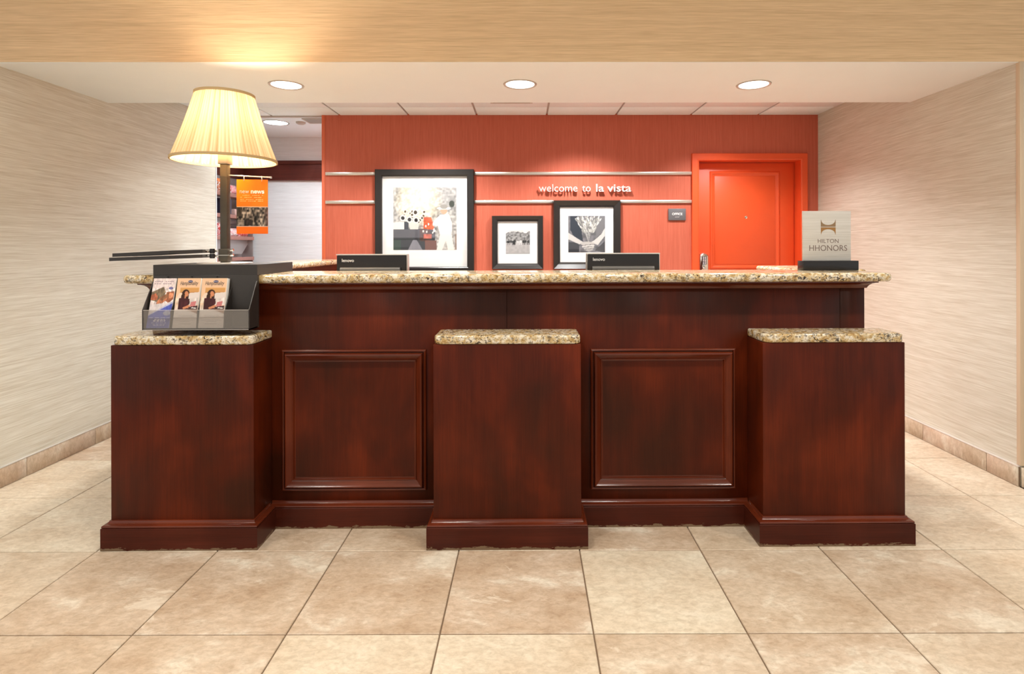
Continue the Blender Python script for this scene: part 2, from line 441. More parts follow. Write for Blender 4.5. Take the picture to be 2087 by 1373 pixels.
def shade_mat():
    mt = bpy.data.materials.new('pleated_shade_fabric'); mt.use_nodes = True; nt = mt.node_tree; nt.nodes.clear()
    out = nt.nodes.new('ShaderNodeOutputMaterial'); tc = nt.nodes.new('ShaderNodeTexCoord')
    d = nt.nodes.new('ShaderNodeBsdfDiffuse'); t = nt.nodes.new('ShaderNodeBsdfTranslucent')
    n = nt.nodes.new('ShaderNodeAttribute'); n.attribute_name = 'pleat'
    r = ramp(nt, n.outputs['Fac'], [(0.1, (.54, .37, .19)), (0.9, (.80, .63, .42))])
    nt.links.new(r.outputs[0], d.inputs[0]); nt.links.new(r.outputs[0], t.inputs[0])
    mx = nt.nodes.new('ShaderNodeMixShader'); mx.inputs[0].default_value = .088
    nt.links.new(d.outputs[0], mx.inputs[1]); nt.links.new(t.outputs[0], mx.inputs[2]); nt.links.new(mx.outputs[0], out.inputs[0])
    return mt
M_SHADE = shade_mat()
M_SHADEB = plain('shade_binding', (.46, .32, .15), 0.8)

def printmat():
    mt, nt, b = newmat('printed_picture')
    a = nt.nodes.new('ShaderNodeAttribute'); a.attribute_name = 'Col'
    nt.links.new(a.outputs['Color'], b.inputs['Base Color']); b.inputs['Roughness'].default_value = .5
    b.inputs['Specular IOR Level'].default_value = .25
    return mt
M_PRINT = printmat()
def print_sheet(name, img, P00, U, V, parent):
    """img (h, w, 3) in sRGB 0-1, row 0 at the bottom, laid on P00 + u*U + v*V"""
    h, wd, _ = img.shape
    u, v = np.meshgrid(np.linspace(0, 1, wd), np.linspace(0, 1, h))
    co = np.array(P00)[None, None] + u[..., None] * np.array(U) + v[..., None] * np.array(V)
    idx = np.arange(h * wd).reshape(h, wd)
    fc = np.stack([idx[:-1, :-1], idx[:-1, 1:], idx[1:, 1:], idx[1:, :-1]], -1).reshape(-1, 4)
    me = bpy.data.meshes.new(name); me.from_pydata(co.reshape(-1, 3).tolist(), [], fc.tolist()); me.update()
    at = me.attributes.new('Col', 'FLOAT_COLOR', 'POINT')
    lin = s2l(np.clip(img, 0, 1)); rgba = np.concatenate([lin, np.ones((h, wd, 1))], -1)
    at.data.foreach_set('color', rgba.astype(np.float32).ravel())
    me.materials.append(M_PRINT)
    o = bpy.data.objects.new(name, me); C.objects.link(o); o.parent = parent
    return o
def vnoise(h, w_, cells, seed):
    r = np.random.default_rng(seed); g = r.random((cells + 2, cells + 2))
    y = np.linspace(0, cells, h); x = np.linspace(0, cells, w_)
    yi = y.astype(int); xi = x.astype(int); fy = (y - yi)[:, None]; fx = (x - xi)[None]
    fy = fy * fy * (3 - 2 * fy); fx = fx * fx * (3 - 2 * fx)
    a = g[np.ix_(yi, xi)]; b = g[np.ix_(yi, xi + 1)]; c = g[np.ix_(yi + 1, xi)]; d = g[np.ix_(yi + 1, xi + 1)]
    return (a * (1 - fx) + b * fx) * (1 - fy) + (c * (1 - fx) + d * fx) * fy
class Canvas:
    def __init__(s, w_, h, bg):
        s.w, s.h = w_, h
        s.a = np.ones((h, w_, 3)) * np.array(bg) / 255.0
        s.u, s.v = np.meshgrid(np.linspace(0, 1, w_), np.linspace(0, 1, h))
    def put(s, mask, col, al=1.0):
        mask = np.clip(np.asarray(mask, float), 0, 1)[..., None] * al
        s.a = s.a * (1 - mask) + mask * np.array(col) / 255.0
    def ell(s, cx, cy, rx, ry, col, ang=0, al=1.0, soft=.0):
        c, sn = math.cos(math.radians(ang)), math.sin(math.radians(ang))
        du, dv = s.u - cx, s.v - cy
        d = ((du * c + dv * sn) / rx) ** 2 + ((-du * sn + dv * c) / ry) ** 2
        s.put(np.clip((1 - d) / max(soft, .15), 0, 1), col, al)
    def rect(s, x0, x1, y0, y1, col, al=1.0):
        s.put((s.u >= x0) & (s.u <= x1) & (s.v >= y0) & (s.v <= y1), col, al)
    def poly(s, pts, col, al=1.0):
        inside = np.zeros(s.u.shape, bool); n = len(pts)
        for i in range(n):
            x1, y1 = pts[i]; x2, y2 = pts[(i + 1) % n]
            if y1 == y2: continue
            cond = ((s.v >= min(y1, y2)) & (s.v < max(y1, y2)))
            xi = x1 + (s.v - y1) * (x2 - x1) / (y2 - y1)
            inside ^= cond & (s.u < xi)
        s.put(inside, col, al)
    def shade(s, amt, cells, seed, mask=None):
        n = (vnoise(s.h, s.w, cells, seed) - .5) * 2 * amt
        if mask is not None: n = n * np.clip(mask, 0, 1)
        s.a = np.clip(s.a * (1 + n[..., None]), 0, 1)

def spot(name, loc, col, watt, size, blend, radius, target=None):
    L = bpy.data.lights.new(name, 'SPOT'); L.color = col; L.energy = watt; L.spot_size = math.radians(size); L.spot_blend = blend; L.shadow_soft_size = radius
    o = bpy.data.objects.new(name, L); C.objects.link(o); o.location = loc
    if target is not None:
        o.rotation_euler = (Vector(target) - Vector(loc)).to_track_quat('-Z', 'Y').to_euler()
    return o

# ------------------------------------------------------------------ floor
TX, TY, TROT, TS = -0.2837, 1.866, -0.0060, 0.508
floor = struct(box('floor', -5.2, 5.2, -3.6, 6.4, -0.06, -0.006, M_GROUT))
def tile_mesh(w_, d, ch=0.0022, h=0.012):
    hw, hd = w_ / 2, d / 2
    V = []
    for (ix, z) in ((0, -h), (0, -ch), (ch, 0)):
        V += [(-hw + ix, -hd + ix, z), (hw - ix, -hd + ix, z), (hw - ix, hd - ix, z), (-hw + ix, hd - ix, z)]
    Fc = [(3, 2, 1, 0), (8, 9, 10, 11)]
    for r in (0, 4):
        for i in range(4): Fc.append((r + i, r + (i + 1) % 4, r + 4 + (i + 1) % 4, r + 4 + i))
    me = bpy.data.meshes.new('floor_tile'); me.from_pydata(V, [], Fc); me.update(); me.materials.append(M_TILE); return me
GAP = 0.0048
tm = tile_mesh(TS - GAP, TS - GAP)
CREAM = {(1, 0): .95, (-1, -1): .9, (0, -1): .8, (-2, -1): .25, (1, -1): .35, (3, -1): .45, (-4, 0): .55, (-4, 1): .85, (-5, 1): .95, (-3, 1): .7, (-5, 2): .9, (-4, 2): .8,
         (4, 0): .75, (4, 1): .7, (5, 1): .8, (3, 1): .5, (4, 2): .85, (5, 2): .8, (-1, 0): .1, (0, 0): 0, (-2, 0): .1, (2, 0): .35, (3, 0): .2, (-3, 0): .12, (2, -1): .15}
for i in range(-9, 9):
    for j in range(-8, 9):
        cx_, cy_ = TS * ((i + .5) * math.cos(TROT) - (j + .5) * math.sin(TROT)) + TX, TS * ((i + .5) * math.sin(TROT) + (j + .5) * math.cos(TROT)) + TY
        if cy_ > 6.2 or cy_ < -2.4 or abs(cx_) > 4.6: continue
        me = tm; sx = 0
        if cy_ > YB - .1:
            x0, x1 = cx_ - TS / 2, cx_ + TS / 2
            lim0, lim1 = (XL, XR) if cy_ < 5.2 else (XP, XR)
            if x1 < lim0 + .02 or x0 > lim1 - .02: continue
            if x0 < lim0 - .002:
                me = tile_mesh(x1 - lim0 - .006, TS - GAP); cx_ = (lim0 + x1) / 2
            elif x1 > lim1 + .002:
                me = tile_mesh(lim1 - x0 - .006, TS - GAP); cx_ = (x0 + lim1) / 2
        o = bpy.data.objects.new('floor_tile', me); C.objects.link(o); o.parent = floor
        o.location = (cx_, cy_, random.uniform(-.0004, .0)); o.rotation_euler = (0, 0, TROT)
        o.color = (CREAM.get((i, j), random.choice((.05, .15, .3, .6))), 0, 0, 1)

# ------------------------------------------------------------------ walls, header, ceilings
wl = struct(box('wall_left', XL - .12, XL, YB + .006, 5.135, 0, 2.60, M_PAPER))
wr = struct(box('wall_right', XR, XR + .12, YB + .006, YP, 0, 2.60, M_PAPER))
M_CORNER = plain('corner_bead_paint', (.66, .52, .37), .6)
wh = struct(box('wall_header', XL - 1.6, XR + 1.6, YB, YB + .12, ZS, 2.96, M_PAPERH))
sfl = struct(box('wall_lobby_left', XL - 1.6, XL - .125, YB, YB + .12, 0, ZS - .002, M_PAPER))
sfr = struct(box('wall_lobby_right', XR + .018, XR + 1.6, YB - .004, YB + .12, 0, ZS - .002, M_PAPER))
box('skirting_tile', XR + .0005, XR + .51, YB - .016, YB - .004, .0015, .104, M_TILE, sfr, .001, 1)
cb = box('corner_trim', XR - .003, XR + .018, YB - .006, YB + .02, 0.112, ZS, M_CORNER, sfr, .002)
# soffit with depth behind the header
so = struct(box('ceiling_soffit', XL, XR, YB + .12, YS, ZS, ZC + .1, M_WHITE))
so2 = box('soffit_return', XL, XR, YB + .0015, YB + .12, ZS - .0025, ZS, M_WHITE, so)
# tiled ceiling behind the soffit
ce = struct(box('ceiling', XL, XR, YS, YR + .04, ZC + .012, ZC + .06, M_TBAR))
xj = [-2.865, -2.25, -1.640, -1.030, -.425, .198, .813, 1.480, 2.080, 2.695]
yj = [YS - .1, 4.123, 4.733, YR + .04]
for a in range(len(xj) - 1):
    for b_ in range(len(yj) - 1):
        x0, x1 = max(xj[a] + .008, XL + .002), min(xj[a + 1] - .008, XR - .002)
        y0, y1 = max(yj[b_] + .004, YS + .002), yj[b_ + 1] - .004
        box('ceiling_tile', x0, x1, y0, y1, ZC, ZC + .011, M_CTILE, ce, .0025, 1)
# red accent wall with door opening
DX0, DX1, DZ = 1.545, 2.440, 2.022
rw = struct(box('wall_back', -1.790, DX0 - .02, YR, YR + .16, 0, ZC + .01, M_RED))
box('wall_panel', DX1 + .02, XR, YR, YR + .16, 0, ZC + .01, M_RED, rw)
box('wall_panel', DX0 - .02, DX1 + .02, YR, YR + .16, DZ + .02, ZC + .01, M_RED, rw)
M_REDTRIM = plain('red_edge_trim', (.66, .13, .05), .5)
box('edge_trim', -1.797, -1.768, YR - .004, YR + .16, 0, ZC, M_REDTRIM, rw, .002)
# pantry beyond
wp = struct(box('wall_pantry', XP - .12, XR, YP, YP + .12, 0, 2.62, M_PAPER2))
wpl = struct(box('wall_pantry_left', XP - .12, XP, 5.0, YP, 0, 2.62, M_PAPER2))
cp = struct(box('ceiling_pantry', XP - .12, XR, YR + .045, YP + .12, ZC + .022, ZC + .08, plain('pantry_ceiling_white', (.82, .90, .95), .8, noise=.02)))
tb = struct(box('trim_1', XL - .3, -1.797, YR + .02, YR + .045, ZC - .012, ZC + .03, M_TBAR))
t2 = struct(box('trim_2', XP, -1.0, YP - .022, YP, 1.990, 2.204, M_PWOOD, None, .003))
t3 = struct(box('trim_3', XP, XP + .022, 5.2, YP - .022, 1.990, 2.204, M_PWOOD, None, .003))
for o, z in ((t2, 0), (t3, 0)):
    pass
box('crown_lip', XP, -1.0, YP - .034, YP - .022, 2.165, 2.204, M_PWOOD, t2, .003)
box('crown_lip', XP, -1.0, YP - .030, YP - .022, 1.990, 2.008, M_PWOOD, t2, .003)
eb = box('edge_bead', XL - .004, XL + .004, 5.125, 5.139, .11, 2.43, plain('edge_bead_white', (.78, .80, .80), .4), wl)

# lobby ceiling behind and above the camera
lc = struct(box('ceiling_lobby', -4.4, 4.4, -3.6, YB, 2.96, 3.02, M_WHITE))

# stone skirting
def skirting(name, x, side, joints):
    root = struct(box(name, min(x, x + side * .006), max(x, x + side * .006), YB + .001, 5.13, 0, .104, M_GROUT))
    for a, b_ in zip(joints[:-1], joints[1:]):
        o = box('skirting_tile', min(x, x + side * .012), max(x, x + side * .012), a + .0022, b_ - .0022, .0015, .104, M_TILE, root, .001, 1)
        o.color = (random.choice((.0, .1, .2)), 0, 0, 1)
        # origin at the piece
        c = Vector((x, (a + b_) / 2, .05)); o.data.transform(Matrix.Translation(-c)); o.location = c
    box('metal_edge', min(x, x + side * .013), max(x, x + side * .013), YB + .002, 5.13, .1045, .1085, plain(name + '_edge', (.78, .76, .74), .3, .6), root)
    return root
skirting('baseboard_left', XL, 1, [YB + .002, 3.172, 3.677, 4.185, 4.69, 5.128])
skirting('baseboard_right', XR, -1, [YB + .002, 3.171, 3.681, 4.19, 4.70, 5.0])

# ------------------------------------------------------------------ door in the red wall
dr = struct(empty('door_1', ((DX0 + DX1) / 2, YR + .09, 0)))
def dpart(o):
    o.parent = dr; o.matrix_parent_inverse = Matrix.Translation(-Vector(dr.location)); return o
jf = []
# casing: face frame around the opening
casing_prof = [(0, 0), (0, .020), (.004, .024), (.050, .024), (.058, .020), (.062, .020), (.062, -.10), (.080, -.10), (.080, -.14), (.050, -.14), (.050, 0)]
OX0, OX1, OZ = 1.483, 2.512, 2.093
for nm, V in (('upright', 0), ('upright', 1), ('header', 2)):
    pass
def casing():
    k = len(casing_prof)
    pts = [((OX0, 0.0), (1, 0)), ((OX0, OZ), (1, -1)), ((OX1, OZ), (-1, -1)), ((OX1, 0.0), (-1, 0))]
    for i in range(3):
        V = []
        for (c, d) in (pts[i], pts[i + 1]):
            for u, h in casing_prof: V.append((c[0] + d[0] * u, YR - h, c[1] + d[1] * u))
        Fc = [(a, (a + 1) % k, k + (a + 1) % k, k + a) for a in range(k)] + [tuple(range(k)), tuple(range(2 * k - 1, k - 1, -1))]
        dpart(autosmooth(link('door_casing', V, Fc, M_ORANGE), 25))
casing()
SY = YR + .085
leaf = dpart(box('door_leaf', DX0 + .004, DX1 - .004, SY, SY + .045, .008, DZ - .004, M_ORANGE, None, .002))
def leafpart(o):
    o.parent = leaf; o.matrix_parent_inverse = Matrix.Translation(-Vector(dr.location)) @ Matrix.Translation(Vector(dr.location)); return o
pprof = [(0, 0), (.004, .004), (.012, .009), (.022, .009), (.030, .003), (.040, .0015), (.044, 0)]
for o in frame_bars('panel_moulding', 1.672, 2.312, 1.06, 1.948, SY, pprof, M_ORANGE, leaf): pass
for o in frame_bars('panel_moulding', 1.672, 2.312, .22, .90, SY, pprof, M_ORANGE, leaf): pass
box('raised_panel', 1.716, 2.268, SY - .004, SY, 1.104, 1.904, M_ORANGE, leaf, .002)
ph = lathe('peephole', [(0, 0), (.013, 0), (.013, .004), (.009, .006), (.006, .004), (0, .004)], (0, 0, 0), M_CHROME, leaf, 20)
ph.matrix_local = Matrix.Translation((2.002, SY, 1.530)) @ Matrix.Rotation(math.pi / 2, 4, 'X')
# keypad lock
def lock():
    x0, x1, z0, z1 = 1.560, 1.656, .985, 1.208
    pts = []
    n = 12
    cx_ = (x0 + x1) / 2; r = (x1 - x0) / 2
    for k in range(n + 1):
        a = math.pi * k / n; pts.append((cx_ + r * math.cos(a), z1 - r * .75 + r * .75 * math.sin(a)))
    for k in range(n + 1):
        a = math.pi + math.pi * k / n; pts.append((cx_ + r * math.cos(a), z0 + r * .6 + r * .6 * math.sin(a)))
    V, Fc = [], []; N = len(pts)
    for ins, h in ((0, 0), (0, .022), (.006, .032), (.018, .038)):
        for x, z in pts:
            V.append((cx_ + (x - cx_) * (1 - ins / r), SY - h, (z0 + z1) / 2 + (z - (z0 + z1) / 2) * (1 - ins / .1)))
    for q in range(3):
        for i in range(N): Fc.append((q * N + i, q * N + (i + 1) % N, (q + 1) * N + (i + 1) % N, (q + 1) * N + i))
    Fc.append(tuple(3 * N + i for i in range(N)))
    o = autosmooth(link('keypad_lock', V, Fc, M_CHROME, leaf), 50)
    box('keypad', 1.590, 1.634, SY - .041, SY - .036, 1.105, 1.180, M_BLACKG, o, .002)
    for k in range(5):
        for c in range(2):
            box('key', 1.596 + c * .018, 1.609 + c * .018, SY - .045, SY - .040, 1.109 + k * .0142, 1.118 + k * .0142, M_KEYS, o)
    box('thumb_turn', 1.592, 1.630, SY - .055, SY - .036, 1.062, 1.080, M_CHROME, o, .004)
lock()

# ------------------------------------------------------------------ silver rails and lettering
def rail(z0, z1, spans, label):
    e = empty('picture_rail', (0, YR, z0)); tag(e, label, 'rail', 'rails across the red wall')
    for a, b_ in spans:
        o = box('rail_bar', a, b_, YR - .016, YR, z0, z1, M_SILVER, None, .0015, 1); o.parent = e; o.matrix_parent_inverse = Matrix.Translation((0, -YR, -z0))
rail(1.9045, 1.9320, [(-1.762, -1.3192), (-.4488, 1.4825)], 'upper slim silver rail running across the red wall to the door')
rail(1.6535, 1.6805, [(-1.762, -1.3192), (-.4488, .2505), (.8471, 1.4825)], 'lower slim silver rail crossing the red wall behind the picture frames')

sg = empty('welcome_sign', (0.53, YR - .03, 1.755)); tag(sg, 'silver raised lettering welcome to la vista on the red wall', 'sign')
M_LETTER = plain('satin_silver_letter', (.80, .77, .74), .3, .35)
def welcome():
    words = [('welcome', .1246, .515, .0012), ('to', .601, .690, .004), ('la', .809, .866, .008), ('vista', .902, .9400, .012)]
    # px extents measured along the sign
    words = [('welcome', .1246, .4655, -.004), ('to', .507, .582, .000), ('la', .630, .700, .010), ('vista', .728, .9403, .014)]
    for wd, x0, x1, bold in words:
        me = text_mesh(wd, 1.0, 0, bold); a, b_ = mesh_x(me); bpy.data.meshes.remove(me)
        s = (x1 - x0) / (b_ - a); sz = .0965
        me_l = text_mesh('l', 1.0, 0, bold); la = mesh_x(me_l); bpy.data.meshes.remove(me_l)
        for k, ch in enumerate(wd):
            if k:
                m1 = text_mesh(wd[:k] + 'l', 1.0, 0, bold); adv = mesh_x(m1)[1] - la[1]; bpy.data.meshes.remove(m1)
            else: adv = 0
            mc = text_mesh(ch, 1.0, .06, bold)
            for v in mc.vertices: v.co = (x0 + (v.co.x + adv - a) * s - .53, -v.co.z * .11 , v.co.y * sz)
            o = bpy.data.objects.new('letter', mc); C.objects.link(o); mc.materials.clear(); mc.materials.append(M_LETTER); o.parent = sg
        # short studs to the wall
    for x in (.15, .25, .34, .44, .53, .57, .65, .69, .75, .82, .91): multibox('standoff_stud', [(x - .002 - .53, x + .002 - .53, .005, .03, .02, .024)], M_SILVER, sg)
welcome()

# office plaque
of = empty('office_plaque', (1.352, YR, 1.552)); tag(of, 'small grey plaque reading OFFICE beside the orange door', 'sign')
def ofp(o): o.parent = of; o.matrix_parent_inverse = Matrix.Translation((-1.352, -YR, -1.552)); return o
ofp(box('plate', 1.275, 1.4295, YR - .014, YR, 1.500, 1.604, M_SIGNG, None, .003))
o = text_on_wall('lettering', 'OFFICE', 1.307, 1.398, 1.5465, YR - .0145, M_INK_W, None, .0008, .02); ofp(o)
ofp(multibox('braille', [(1.334 + k * .0065, 1.3375 + k * .0065, YR - .016, YR - .0135, 1.526 + (k % 2) * .004, 1.5295 + (k % 2) * .004) for k in range(6)], M_INK_W, None))

# ------------------------------------------------------------------ framed pictures
def img_big():
    c = Canvas(132, 130, (190, 186, 182))
    n = vnoise(130, 132, 34, 1) * .55 + vnoise(130, 132, 12, 2) * .45
    c.a = (0.42 + .52 * n)[..., None] * np.array([1, .985, .96])
    c.ell(.40, .78, .40, .42, (250, 236, 200), 0, .80, 1.0)
    c.a = np.clip(c.a * (1 + (vnoise(130, 132, 40, 5)[..., None] - .5) * .22), 0, 1)
    c.ell(.88, .85, .22, .30, (120, 120, 122), 0, .45, 1.0)
    c.rect(0, .66, .0, .34, (66, 68, 72)); c.rect(0, .66, .20, .33, (98, 98, 104)); c.rect(0, .66, .16, .185, (48, 50, 52))
    c.rect(0, .12, 0, .16, (66, 82, 76)); c.poly([(.23, 0), (.31, .16), (.37, .16), (.46, 0)], (140, 140, 148)); c.rect(.50, .68, 0, .15, (122, 88, 80))
    c.poly([(.0, .44), (.0, .33), (.17, .33), (.18, .45)], (226, 224, 218)); c.poly([(.24, .45), (.265, .33), (.39, .33), (.41, .45)], (212, 210, 202))
    c.rect(.17, .24, .33, .45, (70, 72, 78))
    r = np.random.default_rng(4)
    for k in range(26):
        x, y = r.uniform(.10, .50), r.uniform(.44, .62)
        c.ell(x, y, .032, .034, (232, 224, 208)); c.ell(x, y, .018, .02, (60, 52, 46))
    for x, y in ((.255, .485), (.36, .475), (.35, .60), (.15, .51)):
        c.ell(x, y, .048, .052, (236, 232, 224)); c.ell(x, y, .030, .032, (44, 42, 42))
    c.poly([(.475, .52), (.60, .52), (.655, .32), (.475, .34)], (222, 96, 62), .95); c.rect(.475, .61, .18, .25, (190, 110, 100), .9)
    c.shade(.22, 30, 8, ((c.u > .46) & (c.u < .68) & (c.v > .15) & (c.v < .55)).astype(float))
    for k in range(9): c.ell(r.uniform(.45, .66), r.uniform(.22, .42), .012, .02, (240, 236, 230))
    W = (246, 240, 232)
    c.poly([(.73, .56), (.88, .57), (.93, .42), (.92, .22), (.88, .22), (.74, .24), (.70, .40)], W)
    c.poly([(.74, .26), (.92, .26), (.96, 0), (.86, 0), (.83, .15), (.77, 0), (.685, 0)], (240, 230, 222))
    c.poly([(.72, .54), (.76, .50), (.70, .38), (.62, .42), (.64, .46)], W)
    c.ell(.80, .625, .055, .055, (200, 160, 135)); c.ell(.80, .665, .115, .022, (244, 240, 234)); c.ell(.80, .69, .062, .04, (150, 146, 140))
    c.ell(.925, .735, .045, .055, (62, 66, 58)); c.rect(.97, 1, 0, .25, (120, 92, 76), .6)
    return c.a
def img_small():
    c = Canvas(60, 60, (214, 213, 212))
    c.rect(0, 1, 0, .48, (176, 174, 174)); c.shade(.06, 12, 3)
    t = .72 + .16 * vnoise(60, 60, 6, 21)[30][None, :] + .06 * vnoise(60, 60, 14, 22)[10][None, :]
    m_ = (c.v < t + .08) & (c.v > .46)
    nn = vnoise(60, 60, 18, 23)
    c.a = np.where(m_[..., None], (.30 + .42 * nn)[..., None] * np.ones(3), c.a)
    for x, y, col in ((.10, .50, 40), (.22, .52, 66), (.33, .50, 30), (.36, .53, 40), (.50, .50, 205), (.62, .51, 215), (.74, .51, 36), (.80, .52, 42), (.94, .51, 60)):
        c.ell(x, y, .065, .055, (col, col, col)); c.rect(x - .045, x - .02, y - .13, y - .03, (col, col, col)); c.rect(x + .02, x + .045, y - .13, y - .03, (col, col, col))
    c.rect(0, 1, 0, .03, (150, 150, 150))
    return c.a
def img_wheat():
    c = Canvas(84, 84, (112, 112, 118))
    c.shade(.3, 14, 31)
    c.rect(0, 1, .3, 1, (112, 110, 114), .4)
    c.poly([(.06, 1), (.30, 1), (.40, .30), (.16, .42), (.05, .62)], (42, 50, 62)); c.poly([(.78, 1), (1, 1), (1, .7), (.74, .35)], (120, 120, 124))
    c.rect(0, .3, 0, .28, (60, 62, 68)); c.poly([(.72, .05), (1, .32), (1, 0)], (74, 74, 78))
    r = np.random.default_rng(9)
    for k in range(150):
        a = r.uniform(-.55, .5); d = r.uniform(.25, .72)
        x, y = .56 + math.sin(a) * d, .30 + math.cos(a) * d
        g = r.integers(120, 235); c.ell(x, y, .016, .05, (g, g, g - 4), -math.degrees(a))
    for k in range(30):
        a = r.uniform(-.35, .3); g = r.integers(90, 190)
        c.ell(.55 + math.sin(a) * .14, .26 + math.cos(a) * .16, .008, .14, (g, g, g), -math.degrees(a))
    c.poly([(0, .54), (.0, .36), (.30, .22), (.42, .27)], (206, 204, 202)); c.poly([(1.0, .68), (1.0, .46), (.80, .20), (.62, .28), (.72, .34), (.9, .5)], (212, 210, 208))
    c.ell(.52, .24, .20, .055, (190, 188, 186), 0); c.ell(.54, .17, .18, .05, (210, 208, 206), 5); c.ell(.56, .11, .15, .045, (196, 194, 192), 8); c.ell(.57, .065, .10, .03, (170, 168, 168), 8)
    for k in range(3): c.ell(.53, .205 - k * .055, .17, .008, (96, 94, 94), 5)
    return c.a
def picture(label, x0, x1, z0, z1, fw, imgrect, img, prof, name='framed_picture', matin=None):
    e = empty(name, ((x0 + x1) / 2, YR, z0)); tag(e, label, 'picture')
    inv = Matrix.Translation(-Vector(e.location))
    def pt(o): o.parent = e; o.matrix_parent_inverse = inv; return o
    for o in frame_bars('frame_bar', x0, x1, z0, z1, YR - .002, prof, M_BLACKF, None): pt(o)
    pt(box('mat_board', x0 + fw - .006, x1 - fw + .006, YR - .010, YR - .006, z0 + fw - .006, z1 - fw + .006, M_MAT, None))
    ix0, ix1, iz0, iz1 = imgrect
    pt(print_sheet('print', img, (ix0, YR - .0108, iz0), (ix1 - ix0, 0, 0), (0, 0, iz1 - iz0), None))
    pt(box('glass', x0 + fw - .004, x1 - fw + .004, YR - .0145, YR - .0125, z0 + fw - .004, z1 - fw + .004, M_GLASS, None))
    return e
flat = [(0, 0), (0, .034), (.004, .038), (.050, .038), (.056, .034), (.060, .030), (.060, 0)]
picture('large black framed picture of a gardener with sunflower pots', -1.319, -.449, 1.035, 1.954, .060, (-1.1634, -.604, 1.2433, 1.797), img_big(), flat)
bev = [(0, 0), (0, .030), (.004, .040), (.030, .026), (.036, .024), (.046, .022), (.050, .014), (.050, 0)]
picture('smallest black framed picture showing cows under trees', -.290, .162, 1.071, 1.543, .048, (-.1683, .0446, 1.2068, 1.4164), img_small(), bev)
bev2 = [(0, 0), (0, .030), (.005, .048), (.042, .026), (.046, .024), (.056, .022), (.062, .014), (.062, 0)]
picture('mid-size black framed picture of hands holding a wheat bouquet', .2507, .8469, 1.0695, 1.6791, .060, (.3855, .7119, 1.2181, 1.5416), img_wheat(), bev2)

# ------------------------------------------------------------------ recessed lights
def can_light(x, y, z, r, lens, label, group, trim=M_TRIM, spec=None):
    e = empty('recessed_light', (x, y, z)); tag(e, label, 'downlight', group)
    lathe('trim_ring', [(r, 0), (r + .004, -.004), (r + .014, -.005), (r + .017, 0)], (0, 0, 0), trim, e, 40)
    lathe('lens', [(0, -.0022), (r * .6, -.0026), (r, -.0015), (r, 0)], (0, 0, 0), lens, e, 40)
    if spec:
        col, wt, size, blend = spec
        s = spot('recessed_lamp', (0, 0, -.012), col, wt, size, blend, .07); s.parent = e
    return e
for x, y, lb in ((-1.4249, 3.388, 'round recessed downlight in the soffit above the pleated lamp'), (-.0261, 3.376, 'round recessed downlight in the middle of the soffit'), (1.3782, 3.387, 'round recessed downlight in the soffit above the hotel loyalty sign')):
    can_light(x, y, ZS - .0002, .084, M_LENS, lb, 'soffit downlights', M_TRIM, (BACK_COL, SOFFIT_W, 130, .7))
for k, x in enumerate((-2.0, -.79, .49, 1.66)):
    can_light(x, 4.42, ZC - .0002, .07, M_LENS, ['wall washer downlight over the left wall end', 'wall washer downlight over the large picture', 'wall washer downlight over the welcome lettering', 'wall washer downlight over the orange door'][k], 'wall washers', M_TRIM, (BACK_COL, WASH_W * (.4, 1.1, 1.1, .75)[k], 128, .65))
can_light(-2.378, 5.414, ZC + .0218, .105, M_LENSB, 'round recessed downlight in the white pantry ceiling', 'pantry downlights', M_TRIMG, (PANTRY_COL, PANTRY_W * .2, 150, .6))
can_light(-1.15, 5.58, ZC + .0218, .105, M_LENSB, 'unseen fill downlight added for pantry bounce behind the left end of the red wall', 'pantry downlights', M_TRIMG, (PANTRY_COL, PANTRY_W, 150, .6))  # added lamp, out of view, bounces light onto the pantry ceiling
can_light(.1, 5.58, ZC + .0218, .105, M_LENSB, 'unseen fill downlight added for pantry bounce behind the middle of the red wall', 'pantry downlights', M_TRIMG, (PANTRY_COL, PANTRY_W, 150, .6))  # second added fill lamp, also unseen, for the same bounce
for x, wx in ((-2.2, 'left'), (-.7, 'left of centre'), (.75, 'right of centre'), (2.2, 'right')):
    for y, wy in ((1.62, 'nearer the header'), (-.2, 'farther from the header')):
        can_light(x, y, 2.9598, .08, M_LENS, 'recessed lobby ceiling downlight at the %s, in the row %s' % (wx, wy), 'lobby downlights', M_TRIM, (LOBBY_COL, LOBBY_W, 140, .8))
# ceiling grille, detector and pantry vent
e = empty('air_grille', (-.105, 4.44, ZC)); tag(e, 'thin white air grille in the tiled ceiling at the soffit edge', 'vent')
multibox('grille_frame', [(-.17, .17, -.145, -.125, -.006, 0), (-.17, .17, .125, .145, -.006, 0), (-.17, -.15, -.125, .125, -.006, 0), (.15, .17, -.125, .125, -.006, 0)], M_TRIM, e)
for k in range(6): multibox('slat', [(-.15, .15, -.11 + k * .04, -.09 + k * .04, -.005, 0)], M_TRIMG, e)
e = empty('smoke_detector', (-2.131, 5.393, ZC + .022)); tag(e, 'small white round detector on the pantry ceiling', 'detector')
lathe('detector_body', [(.0, -.022), (.028, -.022), (.042, -.014), (.045, 0)], (0, 0, 0), M_TRIM, e, 24)
e = empty('ceiling_vent', (-1.93, 5.33, ZC + .022)); tag(e, 'grey slatted vent in the pantry ceiling by the red wall', 'vent')
multibox('vent_frame', [(-.13, .13, -.10, -.085, -.008, 0), (-.13, .13, .085, .10, -.008, 0), (-.13, -.115, -.085, .085, -.008, 0), (.115, .13, -.085, .085, -.008, 0)], M_TRIM, e)
for k in range(5): multibox('slat', [(-.115, .115, -.075 + k * .034, -.055 + k * .034, -.007, -.001)], M_TRIMG, e)

